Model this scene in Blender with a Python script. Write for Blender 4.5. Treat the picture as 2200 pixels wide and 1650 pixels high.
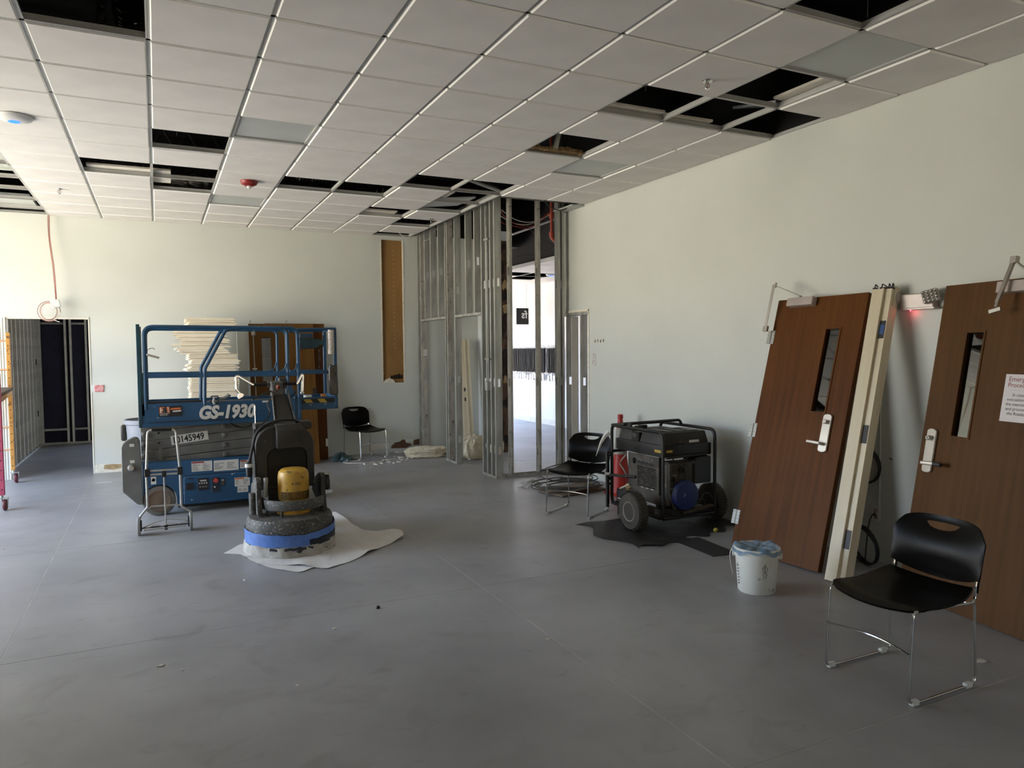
import bpy, bmesh, math, random
from mathutils import Matrix, Vector, Euler
random.seed(11)
for o in list(bpy.data.objects): bpy.data.objects.remove(o, do_unlink=True)
SC = bpy.context.scene
COL = SC.collection

# ------------------------------------------------------------------ camera
F_PX, YAW, PIT, ROL = 1564.98, 0.45290, -0.04763, -0.00869
CAMZ = 1.62
fw = Vector((math.sin(YAW)*math.cos(PIT), math.cos(YAW)*math.cos(PIT), math.sin(PIT)))
rt = Vector((math.cos(YAW), -math.sin(YAW), 0.0)); up = rt.cross(fw)
r2 = rt*math.cos(ROL)+up*math.sin(ROL); u2 = up*math.cos(ROL)-rt*math.sin(ROL)
cam_d = bpy.data.cameras.new('camera'); cam_d.sensor_width = 36.0; cam_d.lens = F_PX/2200.0*36.0
cam_d.clip_start = 0.05; cam_d.clip_end = 200
cam = bpy.data.objects.new('camera', cam_d); COL.objects.link(cam)
M = Matrix.Identity(4)
for i in range(3): M[i][0], M[i][1], M[i][2] = r2[i], u2[i], -fw[i]
M.translation = Vector((0, 0, CAMZ)); cam.matrix_world = M
SC.camera = cam

# ------------------------------------------------------------------ world, daylight
SC.view_settings.view_transform = 'Standard'; SC.view_settings.look = 'None'
SC.view_settings.gamma = 1.0; SC.view_settings.use_curve_mapping = False
SC.view_settings.exposure = 0.0
W = bpy.data.worlds.new('daylight'); SC.world = W; W.use_nodes = True
nt = W.node_tree; nt.nodes.clear()
tc = nt.nodes.new('ShaderNodeTexCoord'); sp = nt.nodes.new('ShaderNodeSeparateXYZ')
rp = nt.nodes.new('ShaderNodeValToRGB'); mr = nt.nodes.new('ShaderNodeMapRange')
mr.inputs['From Min'].default_value = -1; mr.inputs['From Max'].default_value = 1
e = rp.color_ramp.elements
e[0].position = 0.0; e[0].color = (1.06, 0.90, 0.73, 1)       # sunlit paving outside
e[1].position = 0.525; e[1].color = (1.06, 0.90, 0.73, 1)
n1 = e.new(0.56); n1.color = (0.76, 0.89, 1.15, 1)
n2 = e.new(1.0); n2.color = (0.38, 0.58, 1.08, 1)
bg = nt.nodes.new('ShaderNodeBackground'); bg.inputs['Strength'].default_value = 18.8
wo = nt.nodes.new('ShaderNodeOutputWorld')
nt.links.new(tc.outputs['Generated'], sp.inputs[0]); nt.links.new(sp.outputs['Z'], mr.inputs['Value'])
nt.links.new(mr.outputs['Result'], rp.inputs[0]); nt.links.new(rp.outputs[0], bg.inputs[0]); nt.links.new(bg.outputs[0], wo.inputs[0])
sun_d = bpy.data.lights.new('sun', 'SUN'); sun_d.energy = 12.0; sun_d.color = (1.0, 0.92, 0.78); sun_d.angle = 0.01
sun = bpy.data.objects.new('sun', sun_d); COL.objects.link(sun)
sun.rotation_euler = Vector((0.38, 0.10, -0.90)).to_track_quat('-Z', 'Y').to_euler()
def portal(name, loc, rot, sx, sy):
    d = bpy.data.lights.new(name, 'AREA'); d.shape = 'RECTANGLE'; d.size = sx; d.size_y = sy
    d.cycles.is_portal = True
    o = bpy.data.objects.new(name, d); COL.objects.link(o); o.location = loc; o.rotation_euler = rot
    return o
# storefront glazing of the side wing, and the glazed end of the neighbouring room
portal('storefront_daylight', (-4.55, 8.4, 1.68), (0, -math.pi/2, 0), 3.2, 5.2)
portal('rear_fill', (1.0, -2.97, 0.95), (math.pi/2, 0, 0), 6.8, 1.6)  # portal of the added rear fill window
portal('next_room_daylight', (4.2, 15.9, 1.5), (-math.pi/2, 0, 0), 6.3, 2.8)

# ------------------------------------------------------------------ materials
def lin(h):
    h = h.lstrip('#'); c = [int(h[i:i+2], 16)/255 for i in (0, 2, 4)]
    return tuple((x/12.92 if x <= 0.04045 else ((x+0.055)/1.055)**2.4) for x in c)+(1.0,)
MATS = {}
def mat(name, c1, rough=0.6, metal=0.0, c2=None, scale=6.0, thr=(0.35, 0.65), bump=0.0, bscale=60.0, stretch=(1, 1, 1),
        detail=5.0, emit=0.0, alpha=1.0, trans=0.0, spec=0.5, coat=0.0, rvar=0.0, sheen=0.0):
    if name in MATS: return MATS[name]
    m = bpy.data.materials.new(name); m.use_nodes = True; t = m.node_tree; n = t.nodes; L = t.links
    b = n['Principled BSDF']
    a = lin(c1); b.inputs['Roughness'].default_value = rough; b.inputs['Metallic'].default_value = metal
    b.inputs['Specular IOR Level'].default_value = spec; b.inputs['Coat Weight'].default_value = coat
    b.inputs['Alpha'].default_value = alpha; b.inputs['Transmission Weight'].default_value = trans
    co = n.new('ShaderNodeTexCoord'); mp = n.new('ShaderNodeMapping'); mp.inputs['Scale'].default_value = stretch
    L.new(co.outputs['Object'], mp.inputs[0])
    nz = n.new('ShaderNodeTexNoise'); nz.inputs['Scale'].default_value = scale; nz.inputs['Detail'].default_value = detail
    L.new(mp.outputs[0], nz.inputs['Vector'])
    r = n.new('ShaderNodeValToRGB'); r.color_ramp.elements[0].position = thr[0]; r.color_ramp.elements[1].position = thr[1]
    if c2 is None:
        c2v = tuple(x*0.86 for x in a[:3])+(1,)
    else: c2v = lin(c2)
    r.color_ramp.elements[0].color = a; r.color_ramp.elements[1].color = c2v
    L.new(nz.outputs['Fac'], r.inputs[0]); L.new(r.outputs[0], b.inputs['Base Color'])
    if rvar:
        q = n.new('ShaderNodeMapRange'); q.inputs['To Min'].default_value = max(0.02, rough-rvar); q.inputs['To Max'].default_value = min(1, rough+rvar)
        L.new(nz.outputs['Fac'], q.inputs['Value']); L.new(q.outputs[0], b.inputs['Roughness'])
    if bump:
        z2 = n.new('ShaderNodeTexNoise'); z2.inputs['Scale'].default_value = bscale; z2.inputs['Detail'].default_value = 4
        L.new(mp.outputs[0], z2.inputs['Vector'])
        bp = n.new('ShaderNodeBump'); bp.inputs['Strength'].default_value = bump; bp.inputs['Distance'].default_value = 0.01
        L.new(z2.outputs['Fac'], bp.inputs['Height']); L.new(bp.outputs[0], b.inputs['Normal'])
    if emit:
        b.inputs['Emission Color'].default_value = a; b.inputs['Emission Strength'].default_value = emit
    MATS[name] = m
    return m
def wood(name, c1, c2, c3, rough=0.45, axis=2):
    if name in MATS: return MATS[name]
    m = mat(name, c1, rough, c2=c2, scale=3.0, stretch=tuple(0.35 if i == axis else 9.0 for i in range(3)), thr=(0.3, 0.7), detail=8, bump=0.12, bscale=20, spec=0.12)
    t = m.node_tree; n = t.nodes; L = t.links; b = n['Principled BSDF']
    src = b.inputs['Base Color'].links[0].from_socket
    z = n.new('ShaderNodeTexNoise'); z.inputs['Scale'].default_value = 1.3; z.inputs['Detail'].default_value = 3
    co = [x for x in n if x.type == 'TEX_COORD'][0]; L.new(co.outputs['Object'], z.inputs['Vector'])
    mx = n.new('ShaderNodeMix'); mx.data_type = 'RGBA'; mx.inputs[7].default_value = lin(c3)
    rr = n.new('ShaderNodeMapRange'); rr.inputs['From Min'].default_value = 0.35; rr.inputs['From Max'].default_value = 0.75; rr.inputs['To Max'].default_value = 0.6
    L.new(z.outputs['Fac'], rr.inputs['Value']); L.new(rr.outputs[0], mx.inputs[0]); L.new(src, mx.inputs[6]); L.new(mx.outputs[2], b.inputs['Base Color'])
    return m
def speckle(m, col, scale=40, lo=0.62, hi=0.68, coarse=0):
    """flecks of col (dust, paint chips) over an existing material"""
    t = m.node_tree; n = t.nodes; L = t.links; b = n['Principled BSDF']
    src = b.inputs['Base Color'].links[0].from_socket
    co = [x for x in n if x.type == 'TEX_COORD'][0]
    z = n.new('ShaderNodeTexNoise'); z.inputs['Scale'].default_value = scale; z.inputs['Detail'].default_value = 3
    L.new(co.outputs['Object'], z.inputs['Vector'])
    rr = n.new('ShaderNodeMapRange'); rr.inputs['From Min'].default_value = lo; rr.inputs['From Max'].default_value = hi
    L.new(z.outputs['Fac'], rr.inputs['Value'])
    mx = n.new('ShaderNodeMix'); mx.data_type = 'RGBA'; mx.inputs[7].default_value = lin(col)
    L.new(rr.outputs[0], mx.inputs[0]); L.new(src, mx.inputs[6]); L.new(mx.outputs[2], b.inputs['Base Color'])
    return m
def glass(name, tint, refl=0.12, tr=0.85, rough=0.03):
    if name in MATS: return MATS[name]
    m = bpy.data.materials.new(name); m.use_nodes = True; t = m.node_tree; t.nodes.clear()
    o = t.nodes.new('ShaderNodeOutputMaterial'); tb = t.nodes.new('ShaderNodeBsdfTransparent'); g = t.nodes.new('ShaderNodeBsdfGlossy')
    tb.inputs[0].default_value = lin(tint); g.inputs['Roughness'].default_value = rough; g.inputs['Color'].default_value = (0.9, 0.9, 0.9, 1)
    mx = t.nodes.new('ShaderNodeMixShader'); mx.inputs[0].default_value = refl
    t.links.new(tb.outputs[0], mx.inputs[1]); t.links.new(g.outputs[0], mx.inputs[2]); t.links.new(mx.outputs[0], o.inputs[0])
    MATS[name] = m; return m

# ------------------------------------------------------------------ mesh helpers
def V(*a): return Vector(a)
def fillet(pts, r, n=5, closed=False):
    P = [Vector(p) for p in pts]; out = []; N = len(P)
    for i in range(N):
        if not closed and i in (0, N-1): out.append(P[i]); continue
        a, b, c = P[(i-1) % N], P[i], P[(i+1) % N]
        d1 = (a-b); d2 = (c-b); l1 = d1.length; l2 = d2.length
        if l1 < 1e-6 or l2 < 1e-6: continue
        d1 /= l1; d2 /= l2
        ang = d1.angle(d2)
        if ang > 3.1: out.append(b); continue
        rr = r[i] if isinstance(r, (list, tuple)) else r
        t = min(rr/math.tan(ang/2), l1*0.49, l2*0.49)
        p0 = b+d1*t; p2 = b+d2*t
        for k in range(n+1):
            s = k/n; out.append(p0*(1-s)**2+b*2*s*(1-s)+p2*s*s)
    return out
def bez(p0, p1, p2, p3, n=12):
    p0, p1, p2, p3 = map(Vector, (p0, p1, p2, p3)); return [p0*(1-t)**3+p1*3*t*(1-t)**2+p2*3*t*t*(1-t)+p3*t**3 for t in [i/n for i in range(n+1)]]
def smoothpath(pts, n=6):
    P = [Vector(p) for p in pts]; out = []
    for i in range(len(P)-1):
        a = P[max(i-1, 0)]; b = P[i]; c = P[i+1]; d = P[min(i+2, len(P)-1)]
        for k in range(n):
            t = k/n
            out.append(0.5*((2*b)+(c-a)*t+(2*a-5*b+4*c-d)*t*t+(3*b-a-3*c+d)*t**3))
    out.append(P[-1]); return out
class MB:
    def __init__(s): s.v = []; s.f = []
    def add(s, vs, fs, M=None):
        b = len(s.v); s.v += [tuple(M @ Vector(p)) if M else tuple(p) for p in vs]; s.f += [[b+i for i in f] for f in fs]; return s
    def box(s, x0, x1, y0, y1, z0, z1, M=None):
        return s.add([(x0,y0,z0),(x1,y0,z0),(x1,y1,z0),(x0,y1,z0),(x0,y0,z1),(x1,y0,z1),(x1,y1,z1),(x0,y1,z1)],
                     [(0,3,2,1),(4,5,6,7),(0,1,5,4),(1,2,6,5),(2,3,7,6),(3,0,4,7)], M)
    def prism(s, poly, h0, h1, M=None):
        """polygon in xy, extruded in z"""
        n = len(poly)
        vs = [(x,y,h0) for x,y in poly]+[(x,y,h1) for x,y in poly]
        fs = [list(range(n))[::-1], list(range(n,2*n))]+[(i,(i+1)%n,n+(i+1)%n,n+i) for i in range(n)]
        return s.add(vs, fs, M)
    def prism_y(s, poly, y0, y1, M=None):
        """polygon in xz, extruded in y"""
        n = len(poly); vs = [(x,y0,z) for x,z in poly]+[(x,y1,z) for x,z in poly]
        fs = [list(range(n)), list(range(n,2*n))[::-1]]+[((i+1)%n,i,n+i,n+(i+1)%n) for i in range(n)]
        return s.add(vs, fs, M)
    def prism_x(s, poly, x0, x1, M=None):
        """polygon in yz, extruded in x"""
        n = len(poly); vs = [(x0,y,z) for y,z in poly]+[(x1,y,z) for y,z in poly]
        fs = [list(range(n))[::-1], list(range(n,2*n))]+[(i,(i+1)%n,n+(i+1)%n,n+i) for i in range(n)]
        return s.add(vs, fs, M)
    def tube(s, pts, r, n=8, closed=False, M=None, sx=1.0):
        P = [Vector(p) for p in pts]; N = len(P); vs = []; fs = []
        t0 = (P[1]-P[0]).normalized()
        ref = Vector((0,0,1)) if abs(t0.z) < 0.9 else Vector((1,0,0))
        nrm = (ref-t0*ref.dot(t0)).normalized()
        for i in range(N):
            if closed: t = (P[(i+1)%N]-P[i-1])
            else: t = P[min(i+1,N-1)]-P[max(i-1,0)]
            if t.length < 1e-9: t = t0.copy()
            t.normalize(); nrm = nrm-t*nrm.dot(t)
            if nrm.length < 1e-6: nrm = t.orthogonal()
            nrm.normalize(); bn = t.cross(nrm)
            rr = r[i] if isinstance(r,(list,tuple)) else r
            for k in range(n):
                a = 2*math.pi*k/n; vs.append(P[i]+nrm*(math.cos(a)*rr*sx)+bn*(math.sin(a)*rr))
        m = N if closed else N-1
        for i in range(m):
            for k in range(n):
                fs.append((i*n+k, i*n+(k+1)%n, ((i+1)%N)*n+(k+1)%n, ((i+1)%N)*n+k))
        if not closed: fs.append(list(range(n))[::-1]); fs.append([(N-1)*n+k for k in range(n)])
        return s.add(vs, fs, M)
    def bar(s, p0, p1, w, h, upv=(0,0,1)):
        """rectangular bar from p0 to p1, w across, h along up"""
        p0, p1 = Vector(p0), Vector(p1); t = (p1-p0); L = t.length; t.normalize(); u = Vector(upv)
        u = (u-t*u.dot(t)); u = u.normalized() if u.length > 1e-6 else t.orthogonal().normalized(); x = t.cross(u)
        Mx = Matrix((( t.x,x.x,u.x,p0.x),(t.y,x.y,u.y,p0.y),(t.z,x.z,u.z,p0.z),(0,0,0,1)))
        return s.box(0,L,-w/2,w/2,-h/2,h/2,Mx)
    def lathe(s, prof, n=24, M=None, a0=0.0, a1=2*math.pi):
        full = abs(a1-a0-2*math.pi) < 1e-6; vs = []; fs = []; m = len(prof); K = n if full else n+1
        for k in range(K):
            a = a0+(a1-a0)*k/n
            for r,z in prof: vs.append((r*math.cos(a), r*math.sin(a), z))
        for k in range(n):
            k2 = (k+1)%K
            for j in range(m-1): fs.append((k*m+j, k2*m+j, k2*m+j+1, k*m+j+1))
        if full:
            if prof[0][0] > 1e-5: fs.append([k*m for k in range(n)][::-1])
            if prof[-1][0] > 1e-5: fs.append([k*m+m-1 for k in range(n)])
        else:
            fs.append([j for j in range(m)]); fs.append([(K-1)*m+j for j in range(m)][::-1])
        return s.add(vs, fs, M)
    def grid(s, fn, nu, nv, M=None):
        vs = [fn(i/nu, j/nv) for j in range(nv+1) for i in range(nu+1)]
        fs = [(j*(nu+1)+i, j*(nu+1)+i+1, (j+1)*(nu+1)+i+1, (j+1)*(nu+1)+i) for j in range(nv) for i in range(nu)]
        return s.add(vs, fs, M)
    def mesh(s, name, m, bevel=0.0, smooth=35, seg=1, solid=0.0, weld=1e-5, recalc=True):
        me = bpy.data.meshes.new(name); me.from_pydata(s.v, [], s.f); bm = bmesh.new(); bm.from_mesh(me)
        bmesh.ops.remove_doubles(bm, verts=bm.verts, dist=weld)
        if recalc: bmesh.ops.recalc_face_normals(bm, faces=bm.faces)
        if solid: bmesh.ops.solidify(bm, geom=bm.faces[:], thickness=solid); bmesh.ops.recalc_face_normals(bm, faces=bm.faces)
        if bevel:
            ed = [ed for ed in bm.edges if len(ed.link_faces) == 2 and ed.calc_face_angle(0) > 0.6]
            bmesh.ops.bevel(bm, geom=ed, offset=bevel, segments=seg, profile=0.7, affect='EDGES', clamp_overlap=True)
        bm.to_mesh(me); bm.free()
        if smooth:
            for p in me.polygons: p.use_smooth = True
            me.set_sharp_from_angle(angle=math.radians(smooth))
        me.materials.append(m); return me
    def build(s, name, m, parent=None, **k):
        return link(name, s.mesh(name, m, **k), parent)
def link(name, me, parent=None):
    o = bpy.data.objects.new(name, me); COL.objects.link(o)
    if parent: o.parent = parent
    return o
def tag(o, label, cat, group=None):
    o['label'] = label; o['category'] = cat
    if group: o['group'] = group
    return o
def thing(name, label, cat, loc=(0,0,0), rz=0.0, group=None):
    o = bpy.data.objects.new(name, None); COL.objects.link(o); o.empty_display_size = 0.1
    o.location = loc; o.rotation_euler = (0,0,rz); return tag(o, label, cat, group)
def struct(o, label=None):
    o['kind'] = 'structure'
    if label: o['label'] = label
    return o
def copy_tree(o, parent=None):
    c = o.copy(); COL.objects.link(c)
    if parent: c.parent = parent
    for ch in o.children: copy_tree(ch, c)
    return c
def text(body, size, m, parent, loc, rot=(math.pi/2,0,0), name='lettering', align='LEFT', shear=0.0, fat=0.0, sx=1.0, depth=0.0005, M=None):
    cu = bpy.data.curves.new('tmp','FONT'); cu.body = body; cu.size = size; cu.align_x = align; cu.shear = shear; cu.offset = fat; cu.extrude = depth
    cu.resolution_u = 3
    t = bpy.data.objects.new('tmp', cu); COL.objects.link(t)
    me = bpy.data.meshes.new_from_object(t.evaluated_get(bpy.context.evaluated_depsgraph_get()))
    bpy.data.objects.remove(t); bpy.data.curves.remove(cu)
    T = M if M is not None else Matrix.LocRotScale(Vector(loc), Euler(rot).to_quaternion(), Vector((sx,1,1)))
    me.transform(T); me.materials.clear(); me.materials.append(m)
    return link(name, me, parent)
def rot(ax, a): return Matrix.Rotation(a, 4, ax)
def tr(x, y, z): return Matrix.Translation((x,y,z))
# ------------------------------------------------------------------ the setting
XR, YB, HC, ZD = 4.84, 11.23, 3.42, 4.6
HU = 3.45
TL = 0.6096
def gx(c): return TL*(7.0082+c)
def gy(r): return TL*(4.8125+r)
m_wall = mat('painted_drywall', '#cccec7', 0.55, c2='#c7c9c2', scale=1.2, bump=0.03, bscale=160, spec=0.35)
m_wallw = mat('white_drywall', '#dfe1e1', 0.7, c2='#d8dada', scale=1.5)
m_torn = mat('torn_gypsum', '#e6e0d2', 0.9, c2='#d2c9b6', scale=30, bump=0.4, bscale=90)
m_brown = mat('brown_backing_board', '#96713f', 0.8, c2='#7d5b30', scale=2.2, stretch=(1,1,0.5), bump=0.1, bscale=40)
m_kraft = mat('torn_brown_edge', '#5d4636', 0.9, c2='#241b15', scale=9, stretch=(1,1,0.6), bump=0.5, bscale=35, thr=(0.42, 0.55))
m_dark = mat('dark_plenum', '#0d0c0c', 0.95, c2='#080808', scale=3)  # near-black puts the unlit plenum's shade into the colour
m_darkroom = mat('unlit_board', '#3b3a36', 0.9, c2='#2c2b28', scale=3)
m_navy = mat('navy_sheathing', '#1b1d3a', 0.6, c2='#14162c', scale=4)
m_steel = mat('galvanised_steel', '#bcbcb6', 0.4, 0.4, c2='#96968f', scale=9, stretch=(1,1,0.25), rvar=0.15, bump=0.05, bscale=30)
m_steeld = speckle(mat('dusty_galvanised_steel', '#b8b4a8', 0.5, 0.3, c2='#96928a', scale=12, stretch=(1,1,0.4), rvar=0.15), '#5b5148', 22, 0.64, 0.67)
m_trim = mat('white_trim_paint', '#dcd8cc', 0.5, c2='#d2cdbf', scale=4)
# concrete
m_conc = mat('sanded_concrete', '#9a999a', 0.40, c2='#888788', scale=1.1, thr=(0.36, 0.66), detail=9, bump=0.04, bscale=45, rvar=0.06, spec=0.5)
def concrete_marks(m):
    t = m.node_tree; n = t.nodes; L = t.links; b = n['Principled BSDF']; co = [x for x in n if x.type == 'TEX_COORD'][0]
    for sc, col, lo, hi, amt, st in ((3.2, '#75726e', 0.56, 0.74, 0.45, (1,1,1)), (9.0, '#66635f', 0.62, 0.76, 0.32, (0.6,1.2,1)), (0.6, '#b0b0af', 0.5, 0.72, 0.3, (1,1,1)), (26.0, '#868480', 0.58, 0.7, 0.16, (1,0.25,1))):
        src = b.inputs['Base Color'].links[0].from_socket
        mp = n.new('ShaderNodeMapping'); mp.inputs['Scale'].default_value = st; mp.inputs['Location'].default_value = (sc, 2*sc, 0)
        z = n.new('ShaderNodeTexNoise'); z.inputs['Scale'].default_value = sc; z.inputs['Detail'].default_value = 5; z.inputs['Distortion'].default_value = 0.6
        L.new(co.outputs['Object'], mp.inputs[0]); L.new(mp.outputs[0], z.inputs['Vector'])
        r = n.new('ShaderNodeMapRange'); r.inputs['From Min'].default_value = lo; r.inputs['From Max'].default_value = hi; r.inputs['To Max'].default_value = amt
        L.new(z.outputs['Fac'], r.inputs['Value'])
        x = n.new('ShaderNodeMix'); x.data_type = 'RGBA'; x.inputs[7].default_value = lin(col)
        L.new(r.outputs[0], x.inputs[0]); L.new(src, x.inputs[6]); L.new(x.outputs[2], b.inputs['Base Color'])
concrete_marks(m_conc)
m_joint = mat('joint_filler', '#cbc8c2', 0.9, c2='#aeaba6', scale=5)

fl = struct(MB().box(-4.7, 7.6, -3.1, 16.1, -0.15, -0.0012).build('floor', m_joint, smooth=0), 'grey sanded concrete floor with faint straight joints')
jx = [-4.7, -3.53, -0.79, 1.95, 4.69, 7.6]; jy = [-3.1, -0.4, 2.07, 4.52, 6.97, 9.42, 11.87, 14.3, 16.1]
for i in range(len(jx)-1):
    for j in range(len(jy)-1):
        g = 0.003
        MB().box(jx[i]+g, jx[i+1]-g, jy[j]+g, jy[j+1]-g, -0.05, 0.0).build('slab', m_conc, fl, smooth=0)

# back wall: doorway and tall cut-out
DX0, DX1, DZ = -1.72, -0.81, 2.07
HX0, HX1, HZ0, HZ1 = 3.195, 3.558, 1.105, 3.355
wb = MB(); y0, y1 = YB, YB+0.12
wb.box(-6.3, DX0, y0, y1, 0, HU); wb.box(DX0, DX1, y0, y1, DZ, HU); wb.box(DX1, HX0, y0, y1, 0, HU)
wb.box(HX0, HX1, y0, y1, 0, HZ0); wb.box(HX0, HX1, y0, y1, HZ1, HU); wb.box(HX1, XR+0.12, y0, y1, 0, HU)
wback = struct(wb.build('wall_back', m_wall, smooth=0), 'pale grey-green back wall with a doorway and a tall cut-out')
MB().box(HX0-0.02, HX1+0.02, y0+0.03, y0+0.045, HZ0-0.02, HZ1+0.02).build('backing_board', m_brown, wback, smooth=0)
random.seed(5)
for (x, side) in ((HX0, -1), (HX1, 1)):
    z = HZ0
    pts = []
    while z < HZ1:
        pts.append((x+side*random.uniform(0.002, 0.026 if side > 0 else 0.016), z)); z += random.uniform(0.05, 0.16)
    pts.append((x, HZ1))
    poly = pts+[(x-side*0.012, HZ1), (x-side*0.012, HZ0)]
    MB().prism_y([(a, b) for a, b in poly], y0-0.004, y0+0.02).build('torn_paper_edge', m_torn, wback, smooth=0)
MB().prism_y([(HX0+0.01, HZ0), (HX0+0.04, HZ0+0.05), (HX0+0.11, HZ0+0.075), (HX0+0.17, HZ0+0.05), (HX0+0.2, HZ0)], y0-0.01, y0+0.02).build('torn_paper_edge', m_torn, wback, smooth=0)
b = MB()
for k in range(5): b.box(HX1-0.22+k*0.04, HX1-0.195+k*0.04, y0+0.02, y0+0.029, HZ0+0.06, HZ0+random.uniform(0.11, 0.14))
b.build('black_stencil_print', m_dark, wback, smooth=0)
for k in range(24): MB().lathe([(0, 0.002), (0.008, 0.0015), (0.012, 0), (0, 0)], 8, tr(HX0+0.215+random.uniform(-0.006, 0.006), y0+0.03, HZ0+0.55+k*0.07) @ rot('X', math.pi/2)).build('adhesive_dab', mat('pale_adhesive', '#ad8a56', 0.7), wback)
# scars of the removed base: brown torn patches near the floor, left-over base
def patch(parent, poly, y, m, name='torn_base_patch', d=0.004):
    MB().prism_y(poly, y-d, y+0.004).build(name, m, parent, smooth=0)
m_tan = mat('torn_tan_paper', '#b39a72', 0.9, c2='#98805a', scale=14, bump=0.3, bscale=70)
m_rbrown = mat('torn_rust_paper', '#6e4e35', 0.9, c2='#55402e', scale=14)
patch(wback, [(-0.80,0.0),(-0.80,0.11),(-0.70,0.115),(-0.62,0.10),(-0.5,0.118),(-0.36,0.105),(-0.2,0.11),(-0.2,0)], YB, m_torn)
patch(wback, [(-0.69,0.05),(-0.68,0.105),(-0.60,0.11),(-0.50,0.10),(-0.42,0.112),(-0.38,0.07),(-0.46,0.055),(-0.58,0.03)], YB, m_tan, d=0.006)
patch(wback, [(3.31,0.06),(3.32,0.10),(3.38,0.15),(3.46,0.16),(3.50,0.19),(3.545,0.185),(3.56,0.13),(3.64,0.12),(3.66,0.09),(3.56,0.05)], YB, m_rbrown, d=0.006)
patch(wback, [(3.68,0.09),(3.69,0.17),(3.80,0.185),(3.86,0.175),(3.86,0.09)], YB, m_rbrown, d=0.006)
patch(wback, [(3.54,0.19),(3.68,0.185),(3.68,0.155),(3.56,0.15)], YB, m_wallw, d=0.005)
bb = MB(); bb.box(2.96, 3.28, YB-0.012, YB, 0.055, 0.145); bb.box(2.96, 3.28, YB-0.016, YB, 0.10, 0.112)
struct(bb.build('baseboard_back', m_trim, smooth=0), 'left-over strip of cream baseboard beside the far chair')
# white jamb and casing of the left doorway
jb = MB()
for k in range(5): jb.box(DX0-0.15+k*0.03, DX0-0.128+k*0.03, YB-0.035, YB, 0, DZ+0.01)
jb.box(DX0-0.15, DX0, YB-0.02, YB, 0, DZ+0.02)
struct(jb.build('trim_1', m_trim, smooth=0), 'white ribbed jamb on the left side of the dark doorway')
tb = MB(); tb.box(DX0, DX1+0.005, YB-0.012, YB+0.02, DZ-0.004, DZ+0.022); tb.box(DX1-0.004, DX1+0.012, YB-0.006, YB+0.12, 0, DZ)
struct(tb.build('trim_2', m_trim, smooth=0), 'white torn edge along the head of the dark doorway')

# right wall with a rough door opening at its far end
RY0, RY1, RZ, REND = 7.74, 8.38, 2.09, 8.40
wr = MB(); x0, x1 = XR, XR+0.12
wr.box(x0, x1, -3.1, RY0, 0, HU); wr.box(x0, x1, RY0, REND, RZ, HU)
wright = struct(wr.build('wall_right', m_wall, smooth=0), 'pale grey-green right wall behind the leaning doors')
e1 = MB(); e1.box(x0-0.006, x1, RY0-0.004, RY0+0.022, 0, RZ+0.02); e1.box(x0-0.006, x1, RY0, RY1, RZ-0.004, RZ+0.024)
e1.build('torn_paper_edge', m_torn, wright, smooth=0)
# piece of the right wall left standing beyond the opening, brown torn end
ws = MB().box(XR, XR+0.12, 10.31, YB, 0, HU)
wstub = struct(ws.build('wall_stub', m_wallw, smooth=0), 'cut end of the wall behind the metal studs')
random.seed(9)
for k in range(26):
    z = 0.05+k*0.122
    pts = [(XR+0.06+random.uniform(0.02,0.062)*math.cos(a)*1.0, z+random.uniform(0.05,0.10)*math.sin(a)) for a in [i*math.pi/4 for i in range(8)]]
    MB().prism_y(pts, 10.31-random.uniform(0.006,0.03), 10.312).build('torn_backing', m_kraft if k % 3 else m_tan, wstub, smooth=0)
MB().box(XR+0.002, XR+0.118, 10.298, 10.311, 0, 3.3).build('kraft_core', m_kraft, wstub, smooth=0)

# neighbouring bright room
ZN = 3.03
n1 = MB(); n1.box(7.5, 7.62, 6.5, 16.1, 0, ZN+0.02); struct(n1.build('wall_next_right', m_wallw, smooth=0), 'bright white wall of the room beyond the studs')
n2 = MB(); n2.box(4.96, 7.6, 6.4, 6.5, 0, HU); struct(n2.build('wall_next_front', m_wallw, smooth=0))
n3 = MB(); n3.box(-0.55, -0.45, 15.7, 16.1, 0, HU); struct(n3.build('wall_next_left', m_wallw, smooth=0))
n4 = MB(); n4.box(-0.55, 1.02, 15.95, 16.1, 0, HU); n4.box(7.38, 7.6, 15.95, 16.1, 0, HU); n4.box(1.0, 7.4, 15.95, 16.1, 2.92, HU); n4.box(1.0, 7.4, 15.95, 16.1, 0, 0.08)
struct(n4.build('wall_next_back', m_wallw, smooth=0))
m_ffr = mat('dark_bronze_frame', '#3a3734', 0.4, 0.6)
m_pane = glass('window_pane', '#f2f6f6', 0.06)
m_tint = glass('tinted_pane', '#989894', 0.06)
w2 = MB()
for k in range(6): w2.box(1.02+k*1.26, 1.08+k*1.26, 15.98, 16.06, 0.08, 2.92)
w2.box(1.02, 7.38, 15.98, 16.06, 0.08, 0.14); w2.box(1.02, 7.38, 15.98, 16.06, 2.86, 2.92)
wn2 = struct(w2.build('window_2', m_ffr, smooth=0))
for k in range(5): MB().box(1.08+k*1.26, 2.28+k*1.26, 16.015, 16.025, 0.14, 2.86).build('pane', glass('grey_pane', '#e3e5e8', 0.06), wn2, smooth=0)
nb = MB(); nb.box(7.485, 7.5, 12.0, 15.95, 0, 0.1); nb.box(7.48, 7.5, 12.0, 15.95, 0.1, 0.115); struct(nb.build('baseboard_next', m_trim, smooth=0), 'white base along the wall of the bright room')

WX, WY0, WY1, WZ0, WZ1 = -4.6, 5.8, 11.0, 0.06, 3.3
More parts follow.
